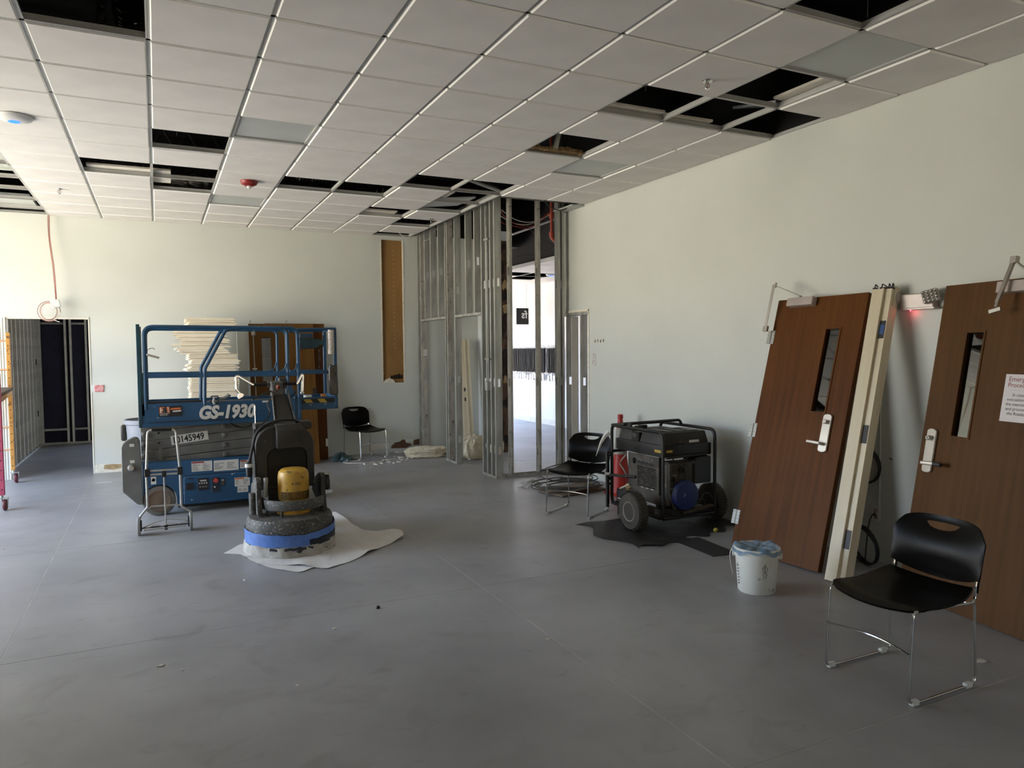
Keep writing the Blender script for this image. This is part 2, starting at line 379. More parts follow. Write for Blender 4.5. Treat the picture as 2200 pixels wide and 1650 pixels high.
# side wing to the left with its storefront
struct(MB().box(-2.82, -2.7, -3.1, 5.3, 0, HU).build('wall_left', m_wall, smooth=0))
struct(MB().box(WX-0.1, -2.7, 5.2, 5.3, 0, HU).build('wall_wing_front', m_wall, smooth=0))
BX0, BX1, BZ0, BZ1 = -2.4, 4.4, 0.15, 1.75
wq = MB(); wq.box(-2.82, BX0, -3.1, -3.0, 0, HU); wq.box(BX1, XR+0.12, -3.1, -3.0, 0, HU); wq.box(BX0, BX1, -3.1, -3.0, 0, BZ0); wq.box(BX0, BX1, -3.1, -3.0, BZ1, HU)
struct(wq.build('wall_rear', m_wall, smooth=0))
w3 = MB(); w3.box(BX0, BX1, -3.08, -3.0, BZ0, BZ0+0.06); w3.box(BX0, BX1, -3.08, -3.0, BZ1-0.06, BZ1)
for k in range(4): w3.box(BX0+k*(BX1-BX0-0.06)/3, BX0+0.06+k*(BX1-BX0-0.06)/3, -3.08, -3.0, BZ0, BZ1)
wn3 = struct(w3.build('fill_window', m_ffr, smooth=0))  # window added in the unseen rear wall as fill light
for k in range(3): MB().box(BX0+0.06+k*(BX1-BX0-0.06)/3, BX0+(k+1)*(BX1-BX0-0.06)/3, -3.045, -3.035, BZ0+0.06, BZ1-0.06).build('pane', m_tint, wn3, smooth=0)

wo_ = MB(); wo_.box(WX-0.1, WX, 5.2, WY0, 0, HU); wo_.box(WX-0.1, WX, WY1, YB+0.12, 0, HU); wo_.box(WX-0.1, WX, WY0, WY1, 0, WZ0); wo_.box(WX-0.1, WX, WY0, WY1, WZ1, HU)
struct(wo_.build('wall_wing_left', m_wall, smooth=0))
w1 = MB()
for k in range(4): w1.box(WX-0.08, WX, WY0+k*(WY1-WY0-0.06)/3, WY0+0.06+k*(WY1-WY0-0.06)/3, WZ0, WZ1)
w1.box(WX-0.08, WX, WY0, WY1, WZ0, WZ0+0.08); w1.box(WX-0.08, WX, WY0, WY1, WZ1-0.06, WZ1)
wn1 = struct(w1.build('window_1', m_ffr, smooth=0))
for k in range(3):
    a = WY0+k*(WY1-WY0-0.06)/3
    MB().box(WX-0.045, WX-0.035, a+0.06, a+(WY1-WY0-0.06)/3, WZ0+0.08, WZ1-0.06).build('pane', m_pane, wn1, smooth=0)

# unlit room behind the left doorway
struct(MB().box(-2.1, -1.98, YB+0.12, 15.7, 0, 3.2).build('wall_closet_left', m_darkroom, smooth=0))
struct(MB().box(-0.55, -0.45, YB+0.12, 12.0, 0, HU).box(-0.55, -0.45, 15.1, 15.7, 0, HU).box(-0.55, -0.45, 12.0, 15.1, 2.9, HU).build('wall_closet_right', m_darkroom, smooth=0))  # opening added in this wall so daylight reaches the stud row
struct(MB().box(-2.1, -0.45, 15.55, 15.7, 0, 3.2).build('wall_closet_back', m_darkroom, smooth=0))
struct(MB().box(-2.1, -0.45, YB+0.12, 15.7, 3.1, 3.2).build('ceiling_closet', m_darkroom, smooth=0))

# upper walls above the ceilings, coloured black for the plenum's shade
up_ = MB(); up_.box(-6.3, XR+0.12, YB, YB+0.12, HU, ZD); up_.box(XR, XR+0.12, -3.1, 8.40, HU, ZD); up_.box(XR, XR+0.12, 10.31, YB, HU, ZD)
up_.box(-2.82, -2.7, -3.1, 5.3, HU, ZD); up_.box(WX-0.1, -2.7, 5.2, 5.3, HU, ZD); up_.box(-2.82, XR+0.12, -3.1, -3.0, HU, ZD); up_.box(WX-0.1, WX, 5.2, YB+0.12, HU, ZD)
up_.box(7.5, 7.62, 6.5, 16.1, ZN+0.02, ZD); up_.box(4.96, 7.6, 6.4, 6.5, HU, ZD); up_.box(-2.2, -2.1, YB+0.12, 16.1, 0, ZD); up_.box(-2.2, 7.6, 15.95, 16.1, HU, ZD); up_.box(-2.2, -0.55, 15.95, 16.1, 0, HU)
up_.box(5.735, 5.76, 6.5, 15.95, ZN+0.02, ZD)  # added fascia, stops light leaking over the next room's ceiling
struct(up_.build('wall_plenum', m_dark, smooth=0), 'upper wall surfaces above the ceilings, coloured black as shade')

# ------------------------------------------------------------------ steel studs
def stud_mesh(h, w=0.092, fl_=0.032, holes=(), m=None, name='stud', t=0.0016):
    """C stud: web in local xz (w wide along x) at y=0, flanges along +y"""
    b = MB(); hz = sorted(holes); hw = 0.019; hh = 0.05; z = 0.0
    for q in hz:
        if q-hh > z and q+hh < h:
            b.box(0, w, 0, t, z, q-hh); b.box(0, w/2-hw, 0, t, q-hh, q+hh); b.box(w/2+hw, w, 0, t, q-hh, q+hh); z = q+hh
    b.box(0, w, 0, t, z, h)
    b.box(0, t, 0, fl_, 0, h); b.box(w-t, w, 0, fl_, 0, h); b.box(0, 0.007, fl_-t, fl_, 0, h); b.box(w-0.007, w, fl_-t, fl_, 0, h)
    return b.mesh(name, m or m_steel, smooth=0)
def put(me, parent, loc, rz=0.0, name='stud', label=None):
    o = link(name, me, parent); o.location = loc; o.rotation_euler = (0,0,rz)
    if label: o['label'] = label
    return o
st_full = stud_mesh(3.55, holes=(0.35, 1.2, 2.45)); st_dirty = stud_mesh(3.55, holes=(0.3, 1.2, 2.6), m=m_steeld)
st_crip = stud_mesh(1.4, holes=(0.7,)); st_short = stud_mesh(2.05, holes=(0.35, 1.2))
# partition running back along the room (between the columns of light)
SX = 3.775
wsd = struct(MB().box(SX, SX+0.095, 8.22, 8.68, 0, 0.0018).box(SX, SX+0.002, 8.22, 8.68, 0, 0.032).box(SX+0.093, SX+0.095, 8.22, 8.68, 0, 0.032).build('wall_stud_side', m_steeld, smooth=0), 'open steel stud partition running back to the far wall, drywall stripped')
b = MB().box(SX, SX+0.095, 9.55, 9.98, 0, 0.0018); b.box(SX, SX+0.002, 9.55, 9.98, 0, 0.032); b.box(SX+0.093, SX+0.095, 9.55, 9.98, 0, 0.032); b.build('bottom_track', m_steeld, wsd, smooth=0)
for y, me in ((8.225, st_full), (8.35, st_full), (8.48, st_full), (8.62, st_full), (9.56, st_full), (9.86, st_dirty), (9.93, st_full), (11.02, st_dirty), (11.17, st_full)):
    put(me, wsd, (SX+0.0015, y, 0.002))
for y in (8.85, 9.15, 10.22, 10.55, 10.82): put(st_crip, wsd, (SX+0.0015, y, 2.08))
for a, c in ((8.66, 9.56), (9.96, 11.03)):
    b = MB().box(SX, SX+0.095, a, c, 2.07, 2.072); b.box(SX, SX+0.002, a, c, 2.07, 2.105); b.box(SX+0.093, SX+0.095, a, c, 2.07, 2.105); b.build('door_header', m_steel, wsd, smooth=0)
b = MB().box(SX-0.001, SX+0.097, 8.21, YB, 3.548, 3.55); b.box(SX-0.002, SX, 8.21, YB, 3.49, 3.55); b.box(SX+0.096, SX+0.098, 8.21, YB, 3.49, 3.55); b.build('top_track', m_steel, wsd, smooth=0)
MB().box(SX+0.1, SX+0.112, 8.655, 8.675, 0, 3.5).build('wood_strip', m_torn, wsd, smooth=0)
# partition facing the camera
FY = 8.22
b = MB().box(SX, 4.80, FY, FY+0.095, 0, 0.0018); b.box(SX, 4.80, FY, FY+0.002, 0, 0.04); b.box(SX, 4.80, FY+0.093, FY+0.095, 0, 0.04)
wsf = struct(b.build('wall_stud_front', m_steeld, smooth=0), 'open steel stud partition facing the room beside the right wall')
for x, me in ((3.985, st_dirty), (4.385, st_dirty), (4.675, st_full), (4.735, st_full)):
    o = put(me, wsf, (x, FY+0.0935, 0.002), -math.pi/2)
b = MB().box(SX, 4.84, FY-0.001, FY+0.096, 3.548, 3.55); b.box(SX, 4.84, FY-0.002, FY, 3.49, 3.55); b.build('top_track', m_steel, wsf, smooth=0)
# jack studs standing in the rough opening of the right wall
jk = struct(MB().box(4.845, 4.95, RY0+0.03, RY1, 2.045, 2.047).box(4.845, 4.847, RY0+0.03, RY1, 2.045, 2.085).build('wall_stud_opening', m_steel, smooth=0), 'steel jack studs inside the rough opening of the right wall')
for y in (7.95, 8.30): put(st_short, jk, (4.853, y, 0))
b = MB(); b.box(4.85, 4.95, 8.18, 8.19, 0, 2.04); b.build('white_edge_strip', m_trim, jk, smooth=0)

# stud row and far frame in the unlit room
st_row = stud_mesh(2.75, w=0.092, holes=(0.55, 1.45), m=mat('lightened_stud_steel', '#dcdbcf', 0.35, 0.2, c2='#c8c7ba', scale=9))  # steel lightened to stand in for light on the stud row
wsl = struct(MB().box(-1.95, -1.85, YB+0.13, 15.4, 0, 0.03).build('wall_stud_closet', m_steel, smooth=0), 'row of steel studs lining the dark room beyond the left doorway')
for k in range(11): put(st_row, wsl, (-1.95, 11.42+k*0.36, 0.02))
wsk = struct(MB().box(-1.88, -1.03, 15.16, 15.25, 0.0, 0.03).build('wall_stud_far', m_steel, smooth=0), 'far steel stud frame in front of dark blue sheathing')
for x in (-1.87, -1.48, -1.40, -1.16, -1.08): put(st_row, wsk, (x, 15.25, 0.03), -math.pi/2)
for x0_, x1_ in ((-1.83, -1.48), (-1.40, -1.14)):
    MB().box(x0_, x1_, 15.27, 15.3, 0.28, 2.12).build('navy_panel', m_navy, wsk, smooth=0)
    for z in (0.24, 2.13): MB().box(x0_, x1_, 15.18, 15.25, z, z+0.035).build('cross_track', m_steel, wsk, smooth=0)
MB().box(-2.0, -0.5, 15.32, 15.34, 0, 3.0).build('dark_sheathing', m_navy, wsk, smooth=0)
# ------------------------------------------------------------------ suspended ceiling
m_tile = mat('mineral_fibre_tile', '#dcd8d4', 0.9, c2='#d4d0cc', scale=3, bump=0.12, bscale=420, spec=0.2)
m_tedge = mat('tile_cut_edge', '#e2dccf', 0.9, c2='#d5cebf', scale=8)
m_tbright = mat('brightened_tile_edge', '#fcfaf5', 0.6, c2='#f8f6f0')  # light put into the edge colour, whiter than the tile face
m_grid = mat('ceiling_grid_paint', '#b6b5b2', 0.45, c2='#adaca9', scale=6)
m_gweb = mat('grid_back_steel', '#8d8b86', 0.5, 0.5, c2='#6d6b67', scale=10)
m_lens = mat('light_lens', '#babdba', 0.5, c2='#b3b6b3', scale=2, spec=0.5)
C0, C1, R0, R1 = -13, 0, -6, 13
cl = MB(); t0, t1 = HC, HC+0.012
cl.box(WX-0.1, gx(C0), 5.2, YB, t0, t1); cl.box(-2.8, gx(C0), -3.1, 5.3, t0, t1); cl.box(max(gx(C0), -2.8), XR, -3.1, gy(R0), t0, t1)
ceil = struct(cl.build('ceiling', m_tile, smooth=0), 'suspended ceiling of square white tiles, several missing')
MISSING = {(-8,2),(-7,6),(-8,8),(-7,8),(-5,8),(-4,8),(-3,7),(-2,7),(-2,8),(-2,9),(-3,10),(-2,11),(-2,13),(-2,4),(-2,2),(-1,1),(-1,2),(0,2),(-2,-1)}
for r in range(9, 14): MISSING.add((-10, r)); MISSING.add((-11, r))
MISSING.add((-10, 8)); MISSING.add((-7, 9))
LIGHTS = {(-6,5),(-6,10),(-1,0),(-1,5)}
h = TL/2
def tile_mesh(sx=1.0, sy=1.0):
    """tegular tile: face hangs below the grid, lip rests on it (local origin at the cell centre, grid plane)"""
    ax, ay = TL*sx/2, TL*sy/2; b = MB(); i, o, q = 0.0135, 0.0125, 0.003
    def ring(dx, z): return [(-ax+dx, -ay+dx, z), (ax-dx, -ay+dx, z), (ax-dx, ay-dx, z), (-ax+dx, ay-dx, z)]
    rings = [ring(o+0.007, -0.011), ring(o, -0.0005), ring(o, 0.0025), ring(q, 0.0025), ring(q, 0.014)]
    vs = sum(rings, []); fs = [(3,2,1,0)]
    for k in range(4):
        for j in range(4): fs.append((k*4+j, k*4+(j+1) % 4, k*4+4+(j+1) % 4, k*4+4+j))
    fs.append((16,17,18,19)); b.add(vs, fs)
    me = b.mesh('ceiling_tile', m_tile, smooth=0); me.materials.append(m_tbright)
    for p in me.polygons:
        if abs(p.normal.z) < 0.95: p.material_index = 1
    return me
tile_full = tile_mesh(); wr_ = (XR-gx(0))/TL; wy_ = (YB-gy(13))/TL
tile_r = tile_mesh(wr_, 1.0); tile_b = tile_mesh(1.0, wy_); tile_rb = tile_mesh(wr_, wy_)
lens_names = {(-6,5): 'unlit square light panel in the second ceiling column from the blue-lit disc side, nearer of two', (-6,10): 'unlit square light panel in the ceiling behind the red alarm',
              (-1,0): 'large unlit square light panel at the top right beside the black opening', (-1,5): 'unlit square light panel right of the opening with the slanted strut'}
def panel_light(c, r, label):
    t = thing('light_panel', label, 'light panel', (gx(c)+h, gy(r)+h, HC), group='unlit square ceiling lights')
    b = MB(); a = TL/2-0.006
    for s in (-1, 1): b.box(-a, a, s*a-0.012 if s > 0 else -a, a if s > 0 else -a+0.012, 0.003, 0.02); b.box(s*a-0.012 if s > 0 else -a, a if s > 0 else -a+0.012, -a, a, 0.003, 0.02)
    b.build('frame', m_grid, t, smooth=0)
    MB().box(-a+0.01, a-0.01, -a+0.01, a-0.01, 0.012, 0.035).build('lens', m_lens, t, smooth=0)
lens_names[(-6,5)] = 'unlit square light panel right of the small black opening, mid ceiling'
for c in range(C0, C1+1):
    for r in range(R0, R1+1):
        if (c, r) in MISSING or (c >= -1 and r >= 8): continue
        x = gx(c)+h; y = gy(r)+h
        if (c, r) in LIGHTS: panel_light(c, r, lens_names[(c, r)]); continue
        me = tile_full
        if c == 0 and r == 13: me = tile_rb; x = (gx(0)+XR)/2; y = (gy(13)+YB)/2
        elif c == 0: me = tile_r; x = (gx(0)+XR)/2
        elif r == 13: me = tile_b; y = (gy(13)+YB)/2
        o = link('ceiling_tile', me, ceil); o.location = (x, y, HC)
def tee(x0, x1, y0, y1, along, name):
    b = MB(); w = 0.012
    if along == 'y':
        b.box(x0-w, x0+w, y0, y1, HC, HC+0.0016); b.box(x0-0.001, x0+0.001, y0, y1, HC, HC+0.036); b.box(x0-0.0035, x0+0.0035, y0, y1, HC+0.028, HC+0.04)
    else:
        b.box(x0, x1, y0-w, y0+w, HC, HC+0.0016); b.box(x0, x1, y0-0.001, y0+0.001, HC, HC+0.036); b.box(x0, x1, y0-0.0035, y0+0.0035, HC+0.028, HC+0.04)
    return b.build(name, m_grid, ceil, smooth=0)
for c in range(C0, C1+1): tee(gx(c), 0, gy(R0), YB if c <= -1 else gy(8), 'y', 'main_runner')
for r in range(R0, R1+1): tee(gx(C0), XR if r <= 8 else gx(-1), gy(r), 0, 'x', 'cross_tee')
b = MB(); b.box(XR-0.022, XR-0.0005, gy(R0), gy(8), HC-0.001, HC+0.001); b.box(XR-0.002, XR-0.0005, gy(R0), gy(8), HC-0.001, HC+0.03); b.build('wall_angle', m_grid, ceil, smooth=0)
b = MB(); b.box(gx(C0), gx(-1), YB-0.022, YB-0.0005, HC-0.001, HC+0.001); b.box(gx(C0), gx(-1), YB-0.002, YB-0.0005, HC-0.001, HC+0.03); b.build('wall_angle', m_grid, ceil, smooth=0)
# scrap of tile left hanging against the right wall beside the studs
o = MB().box(4.66, 4.835, 7.84, 8.30, HC-0.03, HC-0.015).build('tile_scrap', m_lens, ceil, smooth=0)

# next room's ceiling, partly open
cn = struct(MB().box(5.72, 7.5, 6.5, 6.56, ZN, ZN+0.01).build('ceiling_next', m_tile, smooth=0), 'lower white ceiling of the bright room beyond the studs')
for i in range(3):
    for j in range(15):
        if (i, j) in ((0, 9), (1, 9), (1, 10), (0, 11)): continue
        a = 5.72+i*0.6; w = min(a+0.6, 7.5); b = MB().box(a+0.008, w-0.008, 6.56+j*0.61+0.008, 6.56+j*0.61+0.602, ZN, ZN+0.015)
        b.build('ceiling_tile', m_tile, cn, smooth=0)
for j in range(16): MB().box(5.72, 7.5, 6.55+j*0.61, 6.574+j*0.61, ZN+0.002, ZN+0.006).build('cross_tee', m_grid, cn, smooth=0)
for i in range(3): MB().box(5.71+i*0.6, 5.734+i*0.6, 6.56, 15.95, ZN+0.001, ZN+0.006).build('main_runner', m_grid, cn, smooth=0)
MB().box(5.70, 5.72, 6.5, 15.95, ZN, ZN+0.06).build('edge_trim', m_grid, cn, smooth=0)
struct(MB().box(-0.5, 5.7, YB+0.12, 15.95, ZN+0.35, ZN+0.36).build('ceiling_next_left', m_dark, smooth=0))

# ------------------------------------------------------------------ plenum: deck, joists, ducts
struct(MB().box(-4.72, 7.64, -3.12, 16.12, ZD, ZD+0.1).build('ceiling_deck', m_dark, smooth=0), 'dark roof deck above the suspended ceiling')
jm = MB(); jm.box(-2.65, 4.8, -0.03, 0.03, 0.28, 0.3); jm.box(-2.7, 4.8, -0.03, 0.03, 0.0, 0.02)
for k in range(25):
    xa = -2.7+k*0.3; jm.tube([(xa, 0, 0.02), (xa+0.15, 0, 0.28), (xa+0.3, 0, 0.02)], 0.009, 5)
jme = jm.mesh('roof_joist', mat('black_joist', '#262422', 0.7), smooth=0)
for k in range(9):
    o = link('roof_joist', jme); o.location = (0, -1.2+k*1.5, 4.28); struct(o, 'black open-web joist above the ceiling openings')
m_foil = mat('crinkled_foil', '#c8c6c0', 0.28, 0.9, c2='#6d6a66', scale=14, bump=0.9, bscale=22, stretch=(1, 2.5, 2.5))
m_bfoil = mat('black_plastic_wrap', '#3a3734', 0.2, c2='#1d1b1a', scale=9, bump=0.8, bscale=16)
def duct(name, label, pts, r, m, rib=0.05):
    P = smoothpath(pts, 30); rr = [r*(1+0.045*math.sin(i*2.1)+random.uniform(-0.03, 0.03)) for i in range(len(P))]
    return tag(MB().tube(P, rr, 14).build(name, m), label, 'duct')
random.seed(3)
duct('flexible_duct', 'crinkled silver flexible duct above the two left ceiling openings', [(-0.9, gy(10.7), 3.64), (-0.3, gy(10.6), 3.62), (0.4, gy(10.55), 3.61), (1.2, gy(10.7), 3.64)], 0.125, m_foil)
duct('flexible_duct', 'black plastic-wrapped duct above the wide opening behind the red alarm', [(1.5, gy(9.9), 3.75), (1.8, gy(9.85), 3.68), (2.2, gy(9.8), 3.68), (2.9, gy(9.9), 3.8)], 0.17, m_bfoil)
duct('flexible_duct', 'pale ribbed duct seen through the ceiling opening at top left', [(-0.10, 5.2, 4.3), (-0.09, 5.6, 4.06), (-0.08, 5.95, 3.98), (-0.04, 6.6, 4.1)], 0.12, m_bfoil)
tag(MB().tube([(-0.27, 5.60, ZD), (-0.27, 5.68, 3.78)], 0.028, 8).build('vent_pipe', m_foil), 'thin silver pipe hanging in the top left ceiling opening', 'pipe')
tag(MB().box(-2.6, -1.0, gy(9.1), gy(10.6), 3.56, 3.7).build('insulation_wrap', mat('duct_wrap', '#c9cdc2', 0.5, c2='#9da298', scale=7, bump=0.7, bscale=14), bevel=0.03), 'pale plastic-faced duct wrap above the far left openings', 'insulation')
tag(MB().box(-2.6, -1.3, gy(12.1), YB-0.05, 3.47, 3.5).build('grey_board', m_lens, smooth=0), 'grey panel lying above the last left opening by the wall', 'panel')
tag(MB().box(2.95, 3.6, gy(12.6), YB-0.03, 3.47, 3.5).build('grey_board', mat('blue_grey_board', '#8d98a0', 0.6)), 'blue-grey panel above the opening over the brown cut-out', 'panel')
# tiles pushed aside and left lying on the grid
def loose(x0_, x1_, y0_, y1_, z, label, tilt=0.0, rz=0.0):
    b = MB(); sx, sy = (x1_-x0_)/2, (y1_-y0_)/2; b.box(-sx, sx, -sy, sy, 0, 0.018)
    o = tag(b.build('loose_tile', m_tedge, smooth=0), label, 'ceiling tile', 'ceiling tiles pushed aside above the grid')
    o.location = ((x0_+x1_)/2, (y0_+y1_)/2, z); o.rotation_euler = (0, tilt, rz)
loose(gx(-2)+0.02, gx(-1)-0.02, gy(2)+0.54, gy(3)+0.5, HC+0.045, 'tile pushed aside at the far edge of the left opening of the right-hand cluster')
loose(gx(-1)+0.0, gx(0)-0.12, gy(2)+0.57, gy(3)+0.5, HC+0.045, 'tile pushed aside at the far edge of the middle opening of the right-hand cluster', 0, -0.03)
loose(gx(-1)+0.52, gx(0)+0.5, gy(1)+0.03, gy(2)-0.05, HC+0.045, 'tile pushed aside along the right edge of the nearest opening of the right-hand cluster')
loose(gx(-8)+0.04, gx(-7)+0.18, gy(8)+0.47, gy(9)+0.45, HC+0.043, 'tile pushed aside at the far edge of the opening left of the foil duct', 0, -0.02)
loose(gx(-3)-0.03, gx(-2)-0.12, gy(10)+0.45, gy(11)+0.45, HC+0.043, 'tile pushed aside in the small opening nearest the brown cut-out', 0, 0.02)
loose(gx(-2)-0.3, gx(-2)+0.15, gy(8)+0.25, gy(8)+0.56, HC+0.045, 'tile corner poking into the opening beside the stud partition')
loose(gx(-10)+0.02, gx(-9)-0.02, gy(8)+0.02, gy(8)+0.40, HC+0.045, 'tile pushed aside at the near end of the far left openings')
o = tag(MB().box(-0.3, 0.3, -0.3, 0.3, 0, 0.04).build('troffer_light', m_lens, bevel=0.01), 'grey light panel left slanting in the opening beside the stud partition', 'light panel'); o.location = (gx(-2)+0.42, gy(8)+0.42, HC+0.26); o.rotation_euler = (0.5, 0.12, 0.3)
o = tag(MB().box(-0.29, 0.29, -0.28, 0.28, 0, 0.02).build('troffer_light', m_lens, bevel=0.004), 'grey lens half covering the opening before the sprinkler tile', 'light panel'); o.location = (gx(-2)+0.27, gy(9)+0.27, HC+0.05); o.rotation_euler = (0.0, -0.12, 0.05)
o = tag(MB().box(-0.25, 0.25, -0.2, 0.2, 0, 0.02).build('grey_board', mat('slate_grey_board', '#6c7277', 0.35), smooth=0), 'slate grey board slanting inside the opening against the right wall', 'panel'); o.location = (gx(0)+0.28, gy(2)+0.32, HC+0.16); o.rotation_euler = (0.15, -0.2, 0.15)
# slanted strut and broken insulation in the single right opening
sm = MB(); sm.bar((gx(-2)+0.33, gy(4)+0.3, 4.1), (gx(-2)+0.28, gy(4)+0.52, HC+0.03), 0.045, 0.003, (0, 1, 0.3)); sm.bar((gx(-2)+0.305, gy(4)+0.3, 4.1), (gx(-2)+0.257, gy(4)+0.52, HC+0.03), 0.003, 0.03, (0, 1, 0.3))
tag(sm.build('hanger_strut', m_steel, smooth=0), 'slanted steel strut in the ceiling opening above the right wall', 'strut')
fm = MB(); random.seed(8)
for k in range(16):
    x = gx(-2)+0.06+k*0.033; fm.box(x-0.03, x+0.03, gy(5)-0.07+random.uniform(-0.02,0.02), gy(5)+0.2, HC+0.015, HC+0.035+random.uniform(0, 0.03))
tag(fm.build('insulation_scrap', mat('tan_insulation', '#a98a5e', 0.95, c2='#7d6546', scale=20, bump=0.6, bscale=60), bevel=0.006), 'crumbled tan insulation along the edge of the single right opening', 'insulation')
# black cable / pipe runs over the openings near the studs
m_redc = mat('red_cable', '#8c2f22', 0.5); m_blk = mat('black_rubber', '#151413', 0.5, c2='#0f0f0f'); m_whc = mat('white_cable', '#d6d0c6', 0.5)
for k in range(4):
    P = smoothpath([(gx(-3)-0.1, gy(7)+0.2+0.06*k, 3.62+0.04*k), (gx(-2), gy(7)+0.28+0.05*k, 3.55+0.05*k), (gx(-1), gy(7)+0.32+0.03*k, 3.62), (4.3, gy(8)-0.1, 3.7)], 8)
    tag(MB().tube(P, 0.006, 6).build('ceiling_cable', m_redc if k < 3 else m_blk), ('red cable in the opening nearest the stud corner, strand %s' % ('low', 'second', 'third')[k]) if k < 3 else 'black cable in the opening nearest the stud corner', 'cable')
tag(MB().tube([(gx(-3)+0.05, gy(7)+0.12, 3.56), (gx(-1)-0.1, gy(7)+0.16, 3.58)], 0.03, 10).tube([(gx(-2)-0.1, gy(7)+0.14, 3.57), (gx(-2)-0.1, gy(7)+0.14, ZD)], 0.004, 5).build('conduit_pipe', m_steel), 'grey conduit across the openings nearest the stud corner', 'pipe')
tag(MB().tube([(gx(-2)-0.02, gy(11)+0.35, 3.56), (gx(-1)-0.08, gy(11)+0.4, 3.56)], 0.035, 10).tube([(gx(-2)+0.3, gy(11)+0.37, 3.57), (gx(-2)+0.3, gy(11)+0.37, ZD)], 0.004, 5).build('sprinkler_pipe', m_blk), 'black pipe above the opening behind the sprinkler tile', 'pipe')
# ------------------------------------------------------------------ devices on the ceiling
m_white = mat('white_plastic', '#dedcd8', 0.4, c2='#d6d4d0'); m_chrome = mat('chrome', '#d8d8d8', 0.12, 1.0, c2='#c4c4c4'); m_red = mat('alarm_red', '#8e1f1c', 0.4, c2='#7d1a18')
ZT = HC-0.012
t = thing('access_point', 'round white wireless access point with a glowing blue ring', 'access point', (-0.917, 6.654, ZT))
MB().lathe([(0.0, -0.042), (0.05, -0.042), (0.08, -0.036), (0.115, -0.022), (0.125, -0.006), (0.12, 0.0), (0, 0)], 40).build('housing', m_white, t, smooth=50)
MB().lathe([(0.030, -0.0425), (0.040, -0.0425), (0.040, -0.0440), (0.030, -0.0440), (0.030, -0.0425)], 32).build('blue_ring', mat('blue_led', '#1446ff', 0.4, emit=6.0), t)
t = thing('alarm_strobe', 'red round fire alarm with a clear strobe on the ceiling', 'fire alarm', (0.922, 8.162, ZT))
MB().lathe([(0.0, -0.055), (0.045, -0.052), (0.075, -0.036), (0.088, -0.012), (0.088, 0), (0, 0)], 36).build('housing', m_red, t, smooth=50)
MB().lathe([(0.0, -0.085), (0.014, -0.082), (0.022, -0.07), (0.024, -0.05), (0, -0.05)], 16).build('strobe_lens', mat('clear_lens', '#e6e6e2', 0.1, alpha=0.8), t)
text('FIRE', 0.026, m_white, t, (0, 0, 0), align='CENTER', M=tr(0, -0.0785, -0.036) @ rot('X', math.radians(48)) )
def sprinkler(x, y, label):
    t = thing('ceiling_sprinkler', label, 'sprinkler', (x, y, ZT), group='chrome ceiling sprinkler heads')
    MB().lathe([(0.012, -0.008), (0.032, -0.006), (0.036, 0), (0.012, 0)], 20).build('escutcheon', m_chrome, t)
    b = MB(); b.tube([(0, 0, 0), (0, 0, -0.018)], 0.011, 8)
    for s in (-1, 1): b.tube(fillet([(s*0.008, 0, -0.015), (s*0.02, 0, -0.03), (s*0.004, 0, -0.052)], 0.01), 0.0035, 6)
    b.build('frame_arms', m_chrome, t)
    MB().tube([(0, 0, -0.018), (0, 0, -0.05)], 0.0025, 6).build('glass_bulb', m_red, t)
    b = MB().lathe([(0, -0.056), (0.018, -0.056), (0.019, -0.0535), (0, -0.052)], 14); b.build('deflector', m_chrome, t)
sprinkler(3.374, 3.895, 'chrome sprinkler head on the right side of the ceiling, nearest the camera')
sprinkler(-0.906, 9.375, 'chrome sprinkler head on the far left of the ceiling')
sprinkler(3.436, 9.52, 'chrome sprinkler head on the tile beside the stud partition')
# thin hanger wires in the openings
for x, y, lb in ((gx(-2)+0.35, gy(0)-0.25, 'hanger wire in the top right opening, left one'), (gx(-1)-0.03, gy(0)-0.06, 'hanger wire at the corner of the top right opening'), (gx(-7)+0.2, gy(6)+0.3, 'hanger wire in the small black opening'), (gx(-2)+0.15, gy(2)+0.2, 'hanger wire in the left opening of the right-hand cluster')):
    P = smoothpath([(x, y, HC+0.04), (x+0.01, y+0.005, HC+0.3), (x-0.01, y, HC+0.7), (x, y, ZD)], 4); tag(MB().tube(P, 0.0018, 5).build('hanger_wire', m_steel), lb, 'wire')
